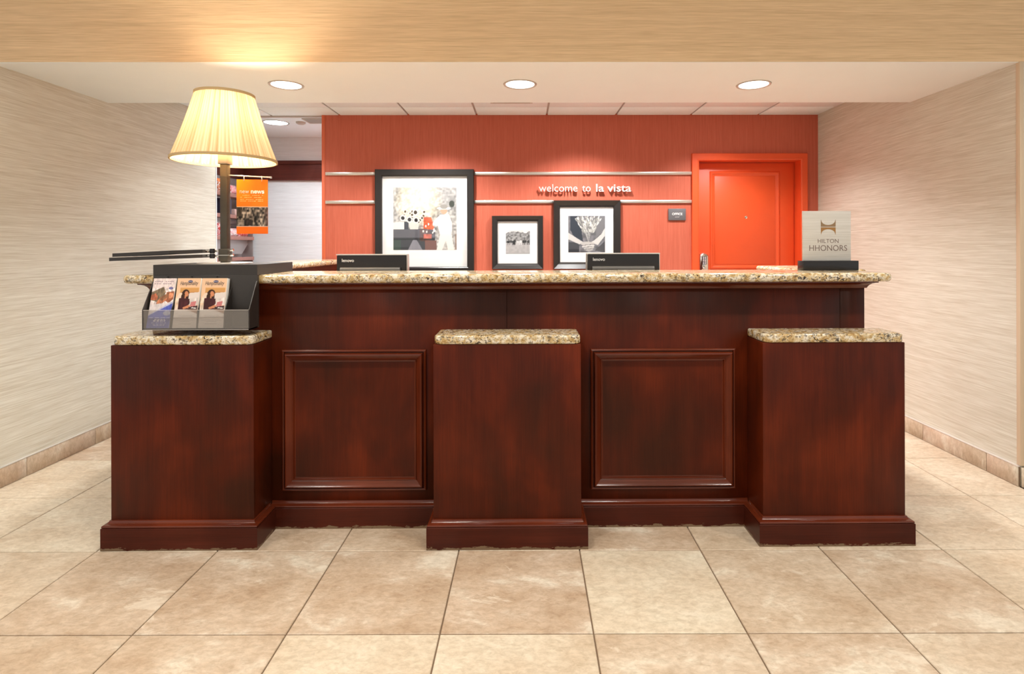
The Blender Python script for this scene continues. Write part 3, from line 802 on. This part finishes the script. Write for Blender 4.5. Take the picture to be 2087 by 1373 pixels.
# ------------------------------------------------------------------ reception desk
YF = 2.590; BX0, BX1 = -1.702, 1.563; DZT = 1.115
desk = empty('reception_desk', (-.07, YF + .1, 0)); tag(desk, 'dark mahogany reception desk front with two framed panels', 'desk')
dinv = Matrix.Translation(-Vector(desk.location))
def dk(o): o.parent = desk; o.matrix_parent_inverse = dinv; return o
dk(box('desk_carcass', BX0 + .004, BX1 - .004, YF + .006, YF + .10, 0, DZT, M_WOOD, None))
for a, b_ in ((BX0, -.0842), (-.0826, 1.4490), (1.4506, BX1)):
    dk(box('front_panel', a, b_, YF, YF + .10 if b_ == BX1 else YF + .006, .02, DZT, M_WOOD, None, .0008, 1))
pm = [(0, 0), (0, .013), (.002, .017), (.006, .019), (.010, .017), (.0115, .007), (.0140, .007), (.0155, .022), (.019, .029), (.024, .030), (.030, .026), (.040, .016), (.046, .012), (.0475, .015), (.0505, .015), (.0515, .009), (.053, .003), (.0575, .003), (.060, .001), (.060, 0)]
for x0, x1 in ((-1.1069, -.4508), (.2984, .9615)):
    bars = frame_bars('panel_moulding', x0, x1, .1672, .808, YF, pm, M_WOODM, None)
    for k, o in enumerate(bars):
        if k in (1, 3): o.data.materials[0] = M_WOODV
        dk(o)
    dk(box('inset_panel', x0 + .058, x1 - .058, YF - .003, YF, .1672 + .058, .808 - .058, M_WOOD, None))
base_prof = [(0, 0), (.0265, 0), (.0265, .092), (.0255, .0935), (.0, .0935)]
cap_prof = [(0, .0937), (.0215, .0937), (.0235, .0955), (.0245, .099), (.0235, .1025), (.0195, .1045), (.0125, .1055), (.008, .1085), (.0055, .1125), (.0045, .1175), (0, .119)]
path = [(BX0, YF + .10), (BX0, YF), (BX1, YF), (BX1, YF + .10)]
for a, b_ in ((-1.156, -.3915), (.2382, 1.0192)):
    dk(sweep('plinth', [(a, YF), (b_, YF)], base_prof, M_PLINTH))
    dk(sweep('base_moulding', [(a, YF), (b_, YF)], cap_prof, M_WOODM))
cove = [(0, 1.082), (.006, 1.082), (.008, 1.085), (.010, 1.090), (.015, 1.097), (.022, 1.1025), (.031, 1.1065), (.038, 1.108), (.0405, 1.1085), (.0405, 1.1148), (0, 1.1148)]
dk(sweep('cornice_moulding', path, cove, M_WOODM))
wt = empty('staff_worktop', (-.07, YF + .4, 0)); tag(wt, 'low dark wooden worktop behind the reception desk under the monitors', 'worktop')
for o in [box('worktop', -1.55, 1.41, YF + .106, YF + .70, .725, .755, M_WOOD, None, .002)] + [box('support_panel', x, x + .03, YF + .106, YF + .66, 0, .7245, M_WOOD, None) for x in (-1.54, -.09, 1.37)]:
    o.parent = wt; o.matrix_parent_inverse = Matrix.Translation(-Vector(wt.location))

ct = slab('counter_top', -1.7877, 1.6468, 2.506, 2.893, DZT, 1.1540, (.030, .030, .01, .01), .0165, M_GRANITE)
tag(ct, 'long speckled gold granite counter top along the reception desk', 'countertop')

def pier(x0, x1, yf, label):
    cx_ = (x0 + x1) / 2
    e = empty('desk_pier', (cx_, yf + .09, 0)); tag(e, label, 'pier', 'mahogany piers standing out from the desk')
    inv = Matrix.Translation(-Vector(e.location))
    def pt(o): o.parent = e; o.matrix_parent_inverse = inv; return o
    yb = YF - .0275
    pt(box('pier_body', x0, x1, yf, YF - .001, .0, .8605, M_WOOD, None, .0022, 2))
    p = [(x0, yb), (x0, yf), (x1, yf), (x1, yb)]
    pt(sweep('plinth', p, base_prof, M_PLINTH)); pt(sweep('base_moulding', p, cap_prof, M_WOODM))
    pt(slab('granite_cap', x0 + .003, x1 - .001, yf - .004, YF - .001, .861, .8985, (.030, .026, .001, .001), .0085, M_GRANITE))
    return e
pier(-1.7618, -1.1567, 2.412, 'left mahogany pier with granite cap under the brochure holder')
pier(-.3909, .2376, 2.404, 'middle mahogany pier with granite cap between the two framed panels')
pier(1.0198, 1.6319, 2.416, 'right mahogany pier with granite cap below the hotel loyalty sign')

def side_counter(x0, x1, y0, y1, zt, label):
    e = empty('side_counter', ((x0 + x1) / 2, (y0 + y1) / 2, 0)); tag(e, label, 'counter', 'counters behind the desk')
    inv = Matrix.Translation(-Vector(e.location))
    def pt(o): o.parent = e; o.matrix_parent_inverse = inv; return o
    pt(box('counter_wall', x0 + .05, x1 - .05, y0, y1 - .03, 0, zt - .04, M_WOOD, None, .002))
    pt(slab('granite_top', x0, x1, y0, y1, zt - .0385, zt, (.005, .005, .02, .02), .016, M_GRANITE))
    return e
side_counter(-1.90, -1.555, 2.896, 4.99, 1.165, 'granite topped side counter running back towards the red wall behind the lamp')
side_counter(1.415, 1.76, 2.896, 3.46, 1.154, 'short granite topped side counter behind the hotel loyalty sign')

# ------------------------------------------------------------------ monitors
def monitor(x0, x1, ztop, label, tilt=0.0):
    cx_ = (x0 + x1) / 2; ym = 3.10; zb = .755
    e = empty('computer_monitor', (cx_, ym, zb)); tag(e, label, 'monitor', 'monitors behind the counter')
    hw = (x1 - x0) / 2; ht = ztop - zb
    # back shell, slightly wider at the bottom bezel
    V = [(-hw, 0, ht - .30), (hw, 0, ht - .30), (hw - .003, 0, ht), (-hw + .003, 0, ht)]
    n = 4
    VV = [(x, -.030, z) for x, _, z in V] + [(x, .012, z) for x, _, z in V]
    sh = fixn(link('back_shell', VV, [(0, 1, 2, 3), (7, 6, 5, 4), (0, 4, 5, 1), (1, 5, 6, 2), (2, 6, 7, 3), (3, 7, 4, 0)], M_BLACKG, e))
    bm = bmesh.new(); bm.from_mesh(sh.data); bmesh.ops.bevel(bm, geom=bm.edges[:], offset=.003, segments=2, affect='EDGES'); bm.to_mesh(sh.data); bm.free(); autosmooth(sh, 40)
    rim = multibox('silver_rim', [(-hw - .002, hw + .002, .012, .022, ht - .302, ht - .292), (-hw - .002, hw + .002, -.026, .022, ht, ht + .0055), (-hw - .003, -hw + .004, .012, .022, ht - .3, ht), (hw - .004, hw + .003, -.016, .022, ht - .3, ht)], M_SILVER, e)
    # vented housing bulge
    W0, W1 = -hw + .026, hw - .034
    prism = [(-.030, ht - .292), (-.052, ht - .280), (-.052, ht - .075), (-.045, ht - .066), (-.030, ht - .066)]
    hs = prism_x('vent_housing', prism, W0, W1, M_GREYP, e)
    for k in range(16):
        multibox('vent_slit', [(W0 + .012 + k * .008, W0 + .015 + k * .008, -.0530, -.050, ht - .20, ht - .082)], M_BLACKG, hs)
    box('screen', -hw + .010, hw - .010, .0125, .015, ht - .285, ht - .012, M_BLACKG, e)
    box('stand_neck', -.03, .03, -.075, -.045, .012, ht - .14, M_BLACKG, e, .004)
    box('stand_base', -.12, .12, -.13, .07, 0, .014, M_BLACKG, e, .004)
    text_on_wall('logo', 'lenovo', -hw + .031, -hw + .096, ht - .0365, -.0304, M_INK_W, e, .0006, .012)
    return e
monitor(-1.0235, -.6415, 1.230, 'black computer monitor behind the counter in front of the large picture')
monitor(.3395, .7350, 1.233, 'black computer monitor behind the counter in front of the wheat picture')

# ------------------------------------------------------------------ loyalty sign
hh = empty('loyalty_sign', (1.507, 2.80, 1.154)); tag(hh, 'silver plate sign reading HILTON HHONORS in a black base', 'sign')
M_BRUSH = grasscloth('brushed_sign_plate', (.50, .47, .42), (.66, .63, .59), fine=2.2)
box('sign_base', -.137, .137, -.030, .030, 0, .0475, M_BLACKG, hh, .0015)
pl = box('sign_plate', -.126, .113, -.005, .005, .0475, .294, M_BRUSH, hh, .0012)
M_PLEDGE = plain('plate_edge', (.72, .69, .66), .25)
text_on_wall('lettering', 'HILTON', -.052, .051, .1355, -.0053, M_INK_T, hh, .0006, -.010, size=.029)
text_on_wall('lettering', 'HHONORS', -.0945, .0935, .0965, -.0053, M_INK_T, hh, .0006, -.006, size=.041)
def emblem():
    # two facing concave shapes
    x0, x1 = -.037, .0365; cx_ = (x0 + x1) / 2; h = .036
    def half(sign, z, mt):
        V = []; n = 14
        for k in range(n + 1):
            t = k / n; x = x0 + (x1 - x0) * t
            tt = abs(2 * t - 1)
            d = h * (.24 + .76 * (1 - math.sqrt(max(0, 1 - tt * tt))))
            V += [(x, -.0058, z), (x, -.0058, z + sign * d), (x, -.004, z), (x, -.004, z + sign * d)]
        Fc = []
        for k in range(n):
            a = 4 * k; b_ = a + 4
            Fc += [(a, b_, b_ + 1, a + 1), (a + 3, b_ + 3, b_ + 2, a + 2), (a, a + 2, b_ + 2, b_), (a + 1, b_ + 1, b_ + 3, a + 3)]
        fixn(link('emblem_half', V, Fc, mt, hh))
    half(1, .2160, plain('emblem_bronze', (.30, .19, .10), .4, .3)); half(-1, .2125, M_INK_G)
emblem()

# ------------------------------------------------------------------ brochure holder hanging on the desk
hx0, hx1 = -1.6300, -1.1745
bh = empty('brochure_holder', ((hx0 + hx1) / 2, 2.5, 1.154)); tag(bh, 'black brochure holder hanging from the counter with clear front and shelf top', 'brochure holder')
hinv = Matrix.Translation(-Vector(bh.location))
def hp(o): o.parent = bh; o.matrix_parent_inverse = hinv; return o
hp(prism_z('platform', [(hx0, 2.487), (hx1, 2.487), (hx1 - .012, 2.892), (hx0 - .012, 2.892)], 1.1546, 1.1995, M_BLACK))
hp(box('back_panel', hx0, hx1, 2.487, 2.5035, .924, 1.1544, M_BLACK, None, .001))
side = [(2.487, .924), (2.414, .924), (2.414, 1.009), (2.484, 1.128), (2.487, 1.128)]
for x in (hx0, hx1 - .004): hp(prism_x('side_panel', side, x, x + .004, M_BLACK))
dv = [(2.487, .929), (2.424, .929), (2.424, 1.0), (2.4865, 1.105)]
for x in (-1.517, -1.4035, -1.288): hp(prism_x('divider', dv, x, x + .003, M_BLACK))
hp(box('tray_bottom', hx0, hx1, 2.414, 2.487, .924, .929, M_BLACK, None))
fp = hp(box('clear_front', hx0 + .004, hx1 - .004, 2.4145, 2.4175, .9245, 1.008, M_ACRYL, None))
o = hp(box('front_edge', hx0 + .004, hx1 - .004, 2.4143, 2.4177, 1.0081, 1.0095, M_ACRYLE, None))
o = hp(box('front_edge', hx0 + .004, hx1 - .004, 2.4138, 2.4142, .9245, .9262, M_ACRYLE, None))

def img_b1():
    c = Canvas(60, 132, (222, 206, 204))
    for k, y in enumerate((.93, .885)):
        for q in range(9):
            if (q + k) % 5 != 4: c.rect(.06 + q * .095, .06 + q * .095 + .075, y, y + .013, (150, 128, 140))
    c.ell(.82, .80, .10, .026, (70, 66, 130)); c.rect(.76, .88, .796, .806, (190, 186, 214))
    c.poly([(0, .72), (.5, .83), (.62, .72), (.55, .62), (.3, .52), (0, .56)], (120, 104, 84)); c.poly([(0, .66), (.2, .70), (.3, .62), (.28, .56), (0, .56)], (180, 106, 78))
    c.poly([(.66, .72), (1, .74), (1, .58), (.8, .50), (.6, .56)], (150, 92, 66)); c.ell(.52, .57, .27, .075, (186, 118, 84), 20); c.ell(.60, .62, .2, .05, (140, 98, 72), 15); c.ell(.86, .65, .12, .055, (206, 134, 100))
    c.shade(.22, 22, 41, ((c.v > .48) & (c.v < .80)).astype(float))
    c.poly([(0, .46), (.42, .49), (.95, .52), (.5, .36), (0, .28)], (216, 206, 206))
    c.poly([(0, .245), (1, .50), (1, 0), (0, 0)], (88, 100, 186)); c.poly([(0, .265), (1, .54), (1, .50), (0, .245)], (190, 190, 214))
    c.ell(.8, .30, .17, .05, (168, 172, 196)); c.shade(.08, 20, 42)
    for y, x0, x1 in ((.20, .05, .95), (.165, .3, .78), (.135, .26, .8), (.10, .2, .85), (.075, .26, .8), (.05, .3, .78)):
        for q in range(14):
            xa = x0 + (x1 - x0) * q / 14
            if q % 4 != 3: c.rect(xa, xa + (x1 - x0) / 16, y, y + (.018 if .12 < y < .18 else .008), (214, 216, 234))
    return c.a
def img_b2(seed):
    c = Canvas(60, 132, (232, 192, 158))
    c.ell(.5, 1.0, .7, .3, (226, 186, 150), 0, .6, 1); c.put(np.clip((.52 - c.v) * 6, 0, 1), (222, 206, 196))
    c.rect(.16, .96, .70, .815, (206, 152, 92)); c.rect(.16, .96, .795, .815, (222, 172, 112)); c.rect(.20, .92, .70, .72, (186, 130, 78))
    c.poly([(.55, .70), (1, .72), (1, .46), (.55, .46)], (220, 208, 202)); c.poly([(.15, .70), (.4, .72), (.4, .5), (.0, .5), (.05, .62)], (230, 206, 186))
    HAIR = (58, 36, 26); SK = (206, 136, 98); TOP = (72, 34, 38)
    c.ell(.41, .70, .155, .075, HAIR); c.poly([(.25, .71), (.55, .71), (.55, .60), (.5, .55), (.28, .55)], HAIR)
    c.ell(.45, .685, .085, .055, SK, -15); c.rect(.36, .44, .59, .65, SK); c.ell(.30, .62, .08, .07, HAIR, 10)
    c.poly([(.15, .595), (.34, .615), (.40, .585), (.46, .605), (.60, .58), (.62, .50), (.56, .43), (.56, .37), (.15, .37)], TOP)
    c.shade(.15, 14, seed, ((c.v < .61) & (c.v > .37)).astype(float))
    c.poly([(.34, .41), (.58, .46), (.66, .44), (.62, .41), (.38, .375)], SK); c.poly([(.68, .52), (.9, .54), (.86, .43), (.64, .43)], (196, 120, 120)); c.poly([(.6, .42), (.98, .45), (.98, .37), (.55, .37)], (70, 50, 50))
    c.poly([(.70, .395), (.92, .385), (.95, .40), (.74, .415)], (232, 226, 220))
    c.put((c.v < .37), (214, 202, 194)); c.poly([(.2, .37), (.55, .37), (1, .28), (1, .37)], (172, 140, 122))
    c.put((c.v < .37) & (c.v < .37 - (c.u - .2) * .11), (222, 214, 208))
    for y, x0, x1 in ((.25, .2, .8), (.225, .22, .85), (.20, .2, .8), (.16, .1, .92), (.125, .3, .7), (.08, .24, .76), (.055, .1, .5)):
        c.rect(x0, x1, y, y + .006, (176, 166, 166))
    return c.a
def brochure(x0, x1, thick, img, label, deco, ztop=1.142):
    yb, zb, yt = 2.4225, .931, 2.487 - thick - .004
    e = empty('brochure', ((x0 + x1) / 2, yb, zb)); tag(e, label, 'brochure', 'brochures in the black holder')
    wd = x1 - x0; L = math.hypot(yt - yb, ztop - zb); ang = math.atan2(yt - yb, ztop - zb)
    e.rotation_euler = (-ang, 0, 0)
    box('paper_stack', -wd / 2, wd / 2, 0.0003, thick, 0, L, M_PAPERW, e, .0003, 1)
    print_sheet('cover_print', img, (-wd / 2, 0, 0), (wd, 0, 0), (0, 0, L), e)
    if deco:
        text_on_wall('title', 'Hamptonality', -wd * .37, wd * .40, L * .862, -.0003, M_INK_D, e, .0002, 0, .35, size=.0245)
        lathe_o = fixn(link('logo_badge', [(wd * (.06 + .105 * math.cos(a)), -.0004, L * .935 + .0052 * math.sin(a)) for a in np.linspace(0, 2 * math.pi, 20, endpoint=False)], [tuple(range(20))], M_INK_B, e))
        text_on_wall('badge_text', 'Hampton', -wd * .03, wd * .15, L * .930, -.0008, M_INK_W, e, .0001, 0, .2)
    return e
brochure(-1.6195, -1.5215, .006, img_b1(), 'brochure with blue bottom and food photo, leftmost in the holder', False, 1.141)
brochure(-1.5085, -1.4075, .018, img_b2(51), 'peach brochure with a woman in a dark top, middle of the holder', True)
brochure(-1.3985, -1.2915, .024, img_b2(52), 'peach brochure of a thick stack beside the empty pocket', True)
for x in (-1.565, -1.46, -1.35): hp(rod('pocket_stud', (x, 2.4865, 1.146), (x, 2.482, 1.146), .0035, M_BLACKG))

# ------------------------------------------------------------------ table lamp
LK = 2.66 / 2.75
LX, LY, LZ = -1.4535 * LK, 2.66, 1.1997
def lz(z): return 1.281 + (z - 1.281) * LK - LZ
lamp = empty('table_lamp', (LX, LY, LZ)); tag(lamp, 'tall bronze lamp with a pleated cream shade on the black platform', 'lamp')
lathe('base_plate', [(0, 0), (.118, 0), (.118, .004), (.114, .0055), (0, .0055)], (0, 0, 0), M_SILVER, lamp, 48)
zt = lz(1.677)
V = [(-.0165, -.0165, .005), (.0165, -.0165, .005), (.0165, .0165, .005), (-.0165, .0165, .005)]
box('pole', -.0162, .0162, -.0162, .0162, .0055, zt, M_BRONZE, lamp, .002)
box('pole_joint', -.0172, .0172, -.0172, .0172, lz(1.613), lz(1.616), M_BRONZE, lamp)
box('socket_block', -.023, .023, -.023, .023, zt, lz(1.727), plain('socket_nickel', (.40, .36, .30), .35, .7), lamp, .003)
rod('harp_stem', (0, 0, lz(1.727)), (0, 0, lz(1.83)), .008, M_BRONZE, lamp)
blb = lathe('bulb', [(0, 0), (.014, .002), (.016, .02), (.028, .045), (.031, .065), (.024, .085), (.010, .094), (0, .096)], (0, 0, lz(1.735)), M_BULB, lamp, 20)
def shade():
    z0, z1, r0, r1 = lz(1.697), lz(2.012), .222, .125
    NP = 84; per = 6; nz = 10; N = NP * per; V, Fc = [], []
    for k in range(nz + 1):
        t = k / nz
        for i in range(N):
            a = 2 * math.pi * i / N
            r = r0 + (r1 - r0) * t + .0024 * (1 - .45 * t) * math.sin(NP * a + .5 * math.sin(3 * a)) - .004 * math.sin(math.pi * t)
            V.append((r * math.cos(a), r * math.sin(a), z0 + (z1 - z0) * t))
    for k in range(nz):
        for i in range(N):
            Fc.append((k * N + i, k * N + (i + 1) % N, (k + 1) * N + (i + 1) % N, (k + 1) * N + i))
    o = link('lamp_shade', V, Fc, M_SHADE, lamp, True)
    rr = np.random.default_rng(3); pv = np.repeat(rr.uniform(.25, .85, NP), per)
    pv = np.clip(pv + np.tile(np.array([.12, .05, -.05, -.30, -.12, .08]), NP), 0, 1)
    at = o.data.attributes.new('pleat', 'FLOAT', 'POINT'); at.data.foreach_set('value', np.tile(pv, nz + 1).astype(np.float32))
    for r, z in ((r0, z0), (r1, z1)):
        lathe('binding', [(r - .002, -.006), (r + .0045, -.006), (r + .0045 * .9, .006), (r - .002, .006), (r - .002, -.006)], (0, 0, z), M_SHADEB, o, 64)
    # spider fitting
    for a in (0, 120, 240):
        rod('spider_arm', (0, 0, lz(1.83)), ((r1) * math.cos(math.radians(a)), r1 * math.sin(math.radians(a)), z1 - .01), .002, M_BRONZE, o, 6)
shade()
bl = bpy.data.lights.new('bulb_light', 'POINT'); bl.color = BULB_COL; bl.energy = BULB_W; bl.shadow_soft_size = .035
blo = bpy.data.objects.new('bulb_light', bl); C.objects.link(blo); blo.parent = lamp; blo.location = (0, 0, lz(1.885))
# clamp with two swing-out reading boards and the sign arm
def arm_board(zc, z_left, x0, x1, label):
    # board tilts down towards its free left end
    dz = (z_left - zc)
    def zz(x): return zc + dz * (x1 - x) / (x1 - x0)
    th = .0152
    # plan outline relative to lamp: front edge, angled inner edge, rear edge
    pts = [(x0, -.150), (x1 - .080, -.150), (x1, -.030), (x1, .06), (x0 + .02, .06)]
    n = len(pts)
    V = [(x, y, zz(x) - th / 2) for x, y in pts] + [(x, y, zz(x) + th / 2) for x, y in pts]
    Fc = [tuple(range(n - 1, -1, -1)), tuple(range(n, 2 * n))] + [(i, (i + 1) % n, n + (i + 1) % n, n + i) for i in range(n)]
    bo = fixn(link('reading_board', V, Fc, M_BLACK, lamp))
    rod('board_arm', (x1 - .01, -.004, zc), (-.012, -.004, zc), .0055, M_CHROME, bo)
    lathe('grip_knob', [(0, -.011), (.010, -.011), (.012, -.004), (.012, .004), (.010, .011), (0, .011)], (-.0535, -.014, zc), M_BLACKG, bo, 16)
    rod('wing_screw', (.012, -.004, zc), (.040, -.004, zc + .006), .006, M_CHROME, bo)
    return bo
box('clamp_block', -.0215, .0215, -.0215, .0215, lz(1.2085), lz(1.268), M_BRONZE, lamp, .0015)
box('clamp_band', -.0225, .0225, -.0225, .0225, lz(1.236), lz(1.2385), M_SILVER, lamp)
arm_board(lz(1.2575), lz(1.241), -.4330 * LK, -.0900, 'upper')
arm_board(lz(1.2335), lz(1.2215), -.4480 * LK, -.0900, 'lower')
rod('sign_arm', (.010, .004, lz(1.6255)), (.196, .040, lz(1.6190)), .0030, M_CHROME, lamp)
lathe('arm_tip', [(0, -.005), (.005, -.004), (.0055, 0), (.005, .004), (0, .005)], (.196, .040, lz(1.6190)), M_CHROME, lamp, 12)

def img_news():
    c = Canvas(56, 104, (246, 122, 26))
    g = np.clip((c.v - .5) * 2, 0, 1) * np.clip(1 - c.u * 1.6, 0, 1)
    c.put(g, (252, 176, 30)); c.put(np.clip(.14 - c.v, 0, 1) > 0, (242, 108, 22))
    c.rect(0, 1, .135, .50, (214, 196, 180))
    m_ = ((c.v > .145) & (c.v < .49)); nn = vnoise(104, 56, 26, 61) * .6 + vnoise(104, 56, 9, 62) * .4
    c.a = np.where(m_[..., None], (.06 + .98 * np.clip((nn - .25) * 1.5, 0, 1))[..., None] * np.array([.86, .80, .74]), c.a)
    c.rect(0, .18, .32, .49, (60, 54, 48), .7); c.rect(.28, .48, .15, .27, (40, 32, 30), .85); c.rect(.03, .24, .15, .26, (170, 160, 150), .6); c.rect(.9, 1, .15, .46, (70, 52, 50), .6)
    for k, y in enumerate((.70, .665, .63, .595)):
        for q in range(12):
            if (q * 7 + k * 3) % 5: c.rect(.12 + q * .062, .12 + q * .062 + .05, y, y + .010, (255, 214, 160), .8)
    return c.a
ns = empty('hanging_sign', (LX + .114, LY + .026, lz(1.607) + LZ)); tag(ns, 'small orange card reading new news hanging from the lamp arm', 'sign')
ns.rotation_euler = (0, 0, math.radians(9))
W_, H_ = .1392, .257
box('card', -W_ / 2, W_ / 2, .0003, .0025, -H_, 0, plain('orange_card', (.85, .22, .02), .5), ns)
print_sheet('card_print', img_news(), (-W_ / 2, 0, -H_), (W_, 0, 0), (0, 0, H_), ns)
text_on_wall('title', 'new', -.055, -.0145, -.0655, -.0004, M_INK_W, ns, .0003, -.006, size=.029)
text_on_wall('title', 'news', -.0065, .0535, -.0655, -.0004, M_INK_W, ns, .0003, .03, size=.029)
for x in (-.036, .043): torus('ring', (x, -.001, .003), .0130, .0021, (1, .25, 0), M_CHROME, ns)

# ------------------------------------------------------------------ snack shelves in the pantry
rk = empty('snack_rack', (XP + .07, 5.68, 0)); tag(rk, 'wall rack of rose wood shelves holding snacks behind the lamp pole', 'shelf')
rinv = Matrix.Translation(-Vector(rk.location))
def rp(o): o.parent = rk; o.matrix_parent_inverse = rinv; return o
rp(box('back_panel', XP, XP + .010, 5.25, 6.10, .9, 1.985, M_STEEL, None))
SH = (1.790, 1.580, 1.362, 1.150)
for z in SH:
    rp(box('shelf', XP + .010, -2.925, 5.25, 6.11, z - .016, z, M_SHELF, None, .001))
    rp(box('shelf_lip', -2.927, -2.920, 5.25, 6.11, z - .018, z + .018, M_SHELF, None, .001))
rp(box('rack_side', XP + .010, -2.93, 6.10, 6.115, .9, 1.985, M_STEEL, None))
rp(prism_x('sloped_tray', [(5.25, 1.20), (5.25, 1.345), (6.10, 1.345), (6.10, 1.30), (5.98, 1.20)], XP + .012, -2.985, M_STEEL, None))
rp(box('lower_cabinet', XP + .010, -2.925, 5.25, 6.11, .0, 1.10, M_SHELF, None, .002))
def bag(x, y, z, w_, d, h, cols, label, seed):
    """pillow-shaped snack bag with crimped ends"""
    mt, nt, b = newmat('bag_' + str(seed)); g = nt.nodes.new('ShaderNodeTexCoord')
    n = noise(nt, g.outputs['Object'], 38, 2, .6, .6); n.inputs['W'] if False else None
    r = ramp(nt, n.outputs['Fac'], [(.36, cols[0]), (.47, cols[1]), (.56, cols[2]), (.66, cols[0])]); r.color_ramp.interpolation = 'CONSTANT'
    nt.links.new(r.outputs[0], b.inputs['Base Color']); b.inputs['Roughness'].default_value = .3
    V, Fc = [], []; nu, nv = 10, 12
    for j in range(nv + 1):
        t = j / nv; pf = max(0, math.sin(math.pi * min(1, max(0, (t - .06) / .88)))) ** .6
        for i in range(nu * 2):
            a = 2 * math.pi * i / (nu * 2)
            V.append((d / 2 * math.sin(a) * (pf * .95 + .05), w_ / 2 * math.cos(a) * (1 + .04 * (1 - pf)), h * t))
    N = nu * 2
    for j in range(nv):
        for i in range(N): Fc.append((j * N + i, j * N + (i + 1) % N, (j + 1) * N + (i + 1) % N, (j + 1) * N + i))
    Fc += [tuple(range(N - 1, -1, -1)), tuple(nv * N + i for i in range(N))]
    o = autosmooth(link('snack_bag', V, Fc, mt), 60); o.location = (x, y, z + .001); tag(o, label, 'snack', 'snacks on the pantry rack')
    return o
XM = -2.975
R_, K_, O_, W2, B_ = (.55, .05, .05), (.70, .22, .24), (.75, .20, .05), (.75, .70, .68), (.12, .14, .42)
bag(XM, 5.56, SH[0], .16, .075, .15, (O_, (.5, .12, .05), W2), 'orange snack bag on the top shelf, left of the lamp pole', 1)
bag(XM, 5.76, SH[0], .15, .075, .11, (K_, W2, R_), 'pale pink snack bag on the top shelf just right of the lamp pole', 2)
bag(XM, 5.98, SH[0], .20, .085, .165, (R_, B_, K_), 'red and blue speckled snack bag on the top shelf beside the orange card', 3)
o = box('snack_box', -3.02, -2.93, 5.52, 5.66, SH[1] + .001, SH[1] + .17, plain('navy_box', (.03, .03, .08), .4, noise=.2), None, .002); tag(o, 'dark navy box on the second rack shelf, left of the lamp pole', 'box', 'snacks on the pantry rack')
o = box('snack_box', -3.02, -2.945, 5.76, 6.04, SH[1] + .001, SH[1] + .078, plain('rose_box', (.62, .42, .38), .5, noise=.12), None, .002); tag(o, 'pale rose box on the second rack shelf under the price card', 'box', 'snacks on the pantry rack')
pc = empty('price_card', (-2.972, 5.98, SH[1] + .0785)); tag(pc, 'tilted white and blue card on the pale rose box', 'card'); pc.rotation_euler = (0, math.radians(-8), math.radians(8))
box('card_sheet', -.002, .002, -.085, .085, 0, .082, M_PAPERW, pc); box('card_panel', .0021, .0032, -.055, .06, .018, .064, plain('pale_blue_print', (.35, .50, .72), .5), pc)
bag(XM, 5.54, SH[2], .14, .07, .15, (R_, W2, K_), 'small red snack bag on the third rack shelf, left of the lamp pole', 4)
bag(XM, 5.76, SH[2], .16, .075, .10, (W2, K_, W2), 'whitish snack bag on the third rack shelf behind the lamp pole', 5)
bag(XM, 5.97, SH[2], .20, .085, .155, (R_, K_, W2), 'red and white snack bag on the third rack shelf below the orange card', 6)
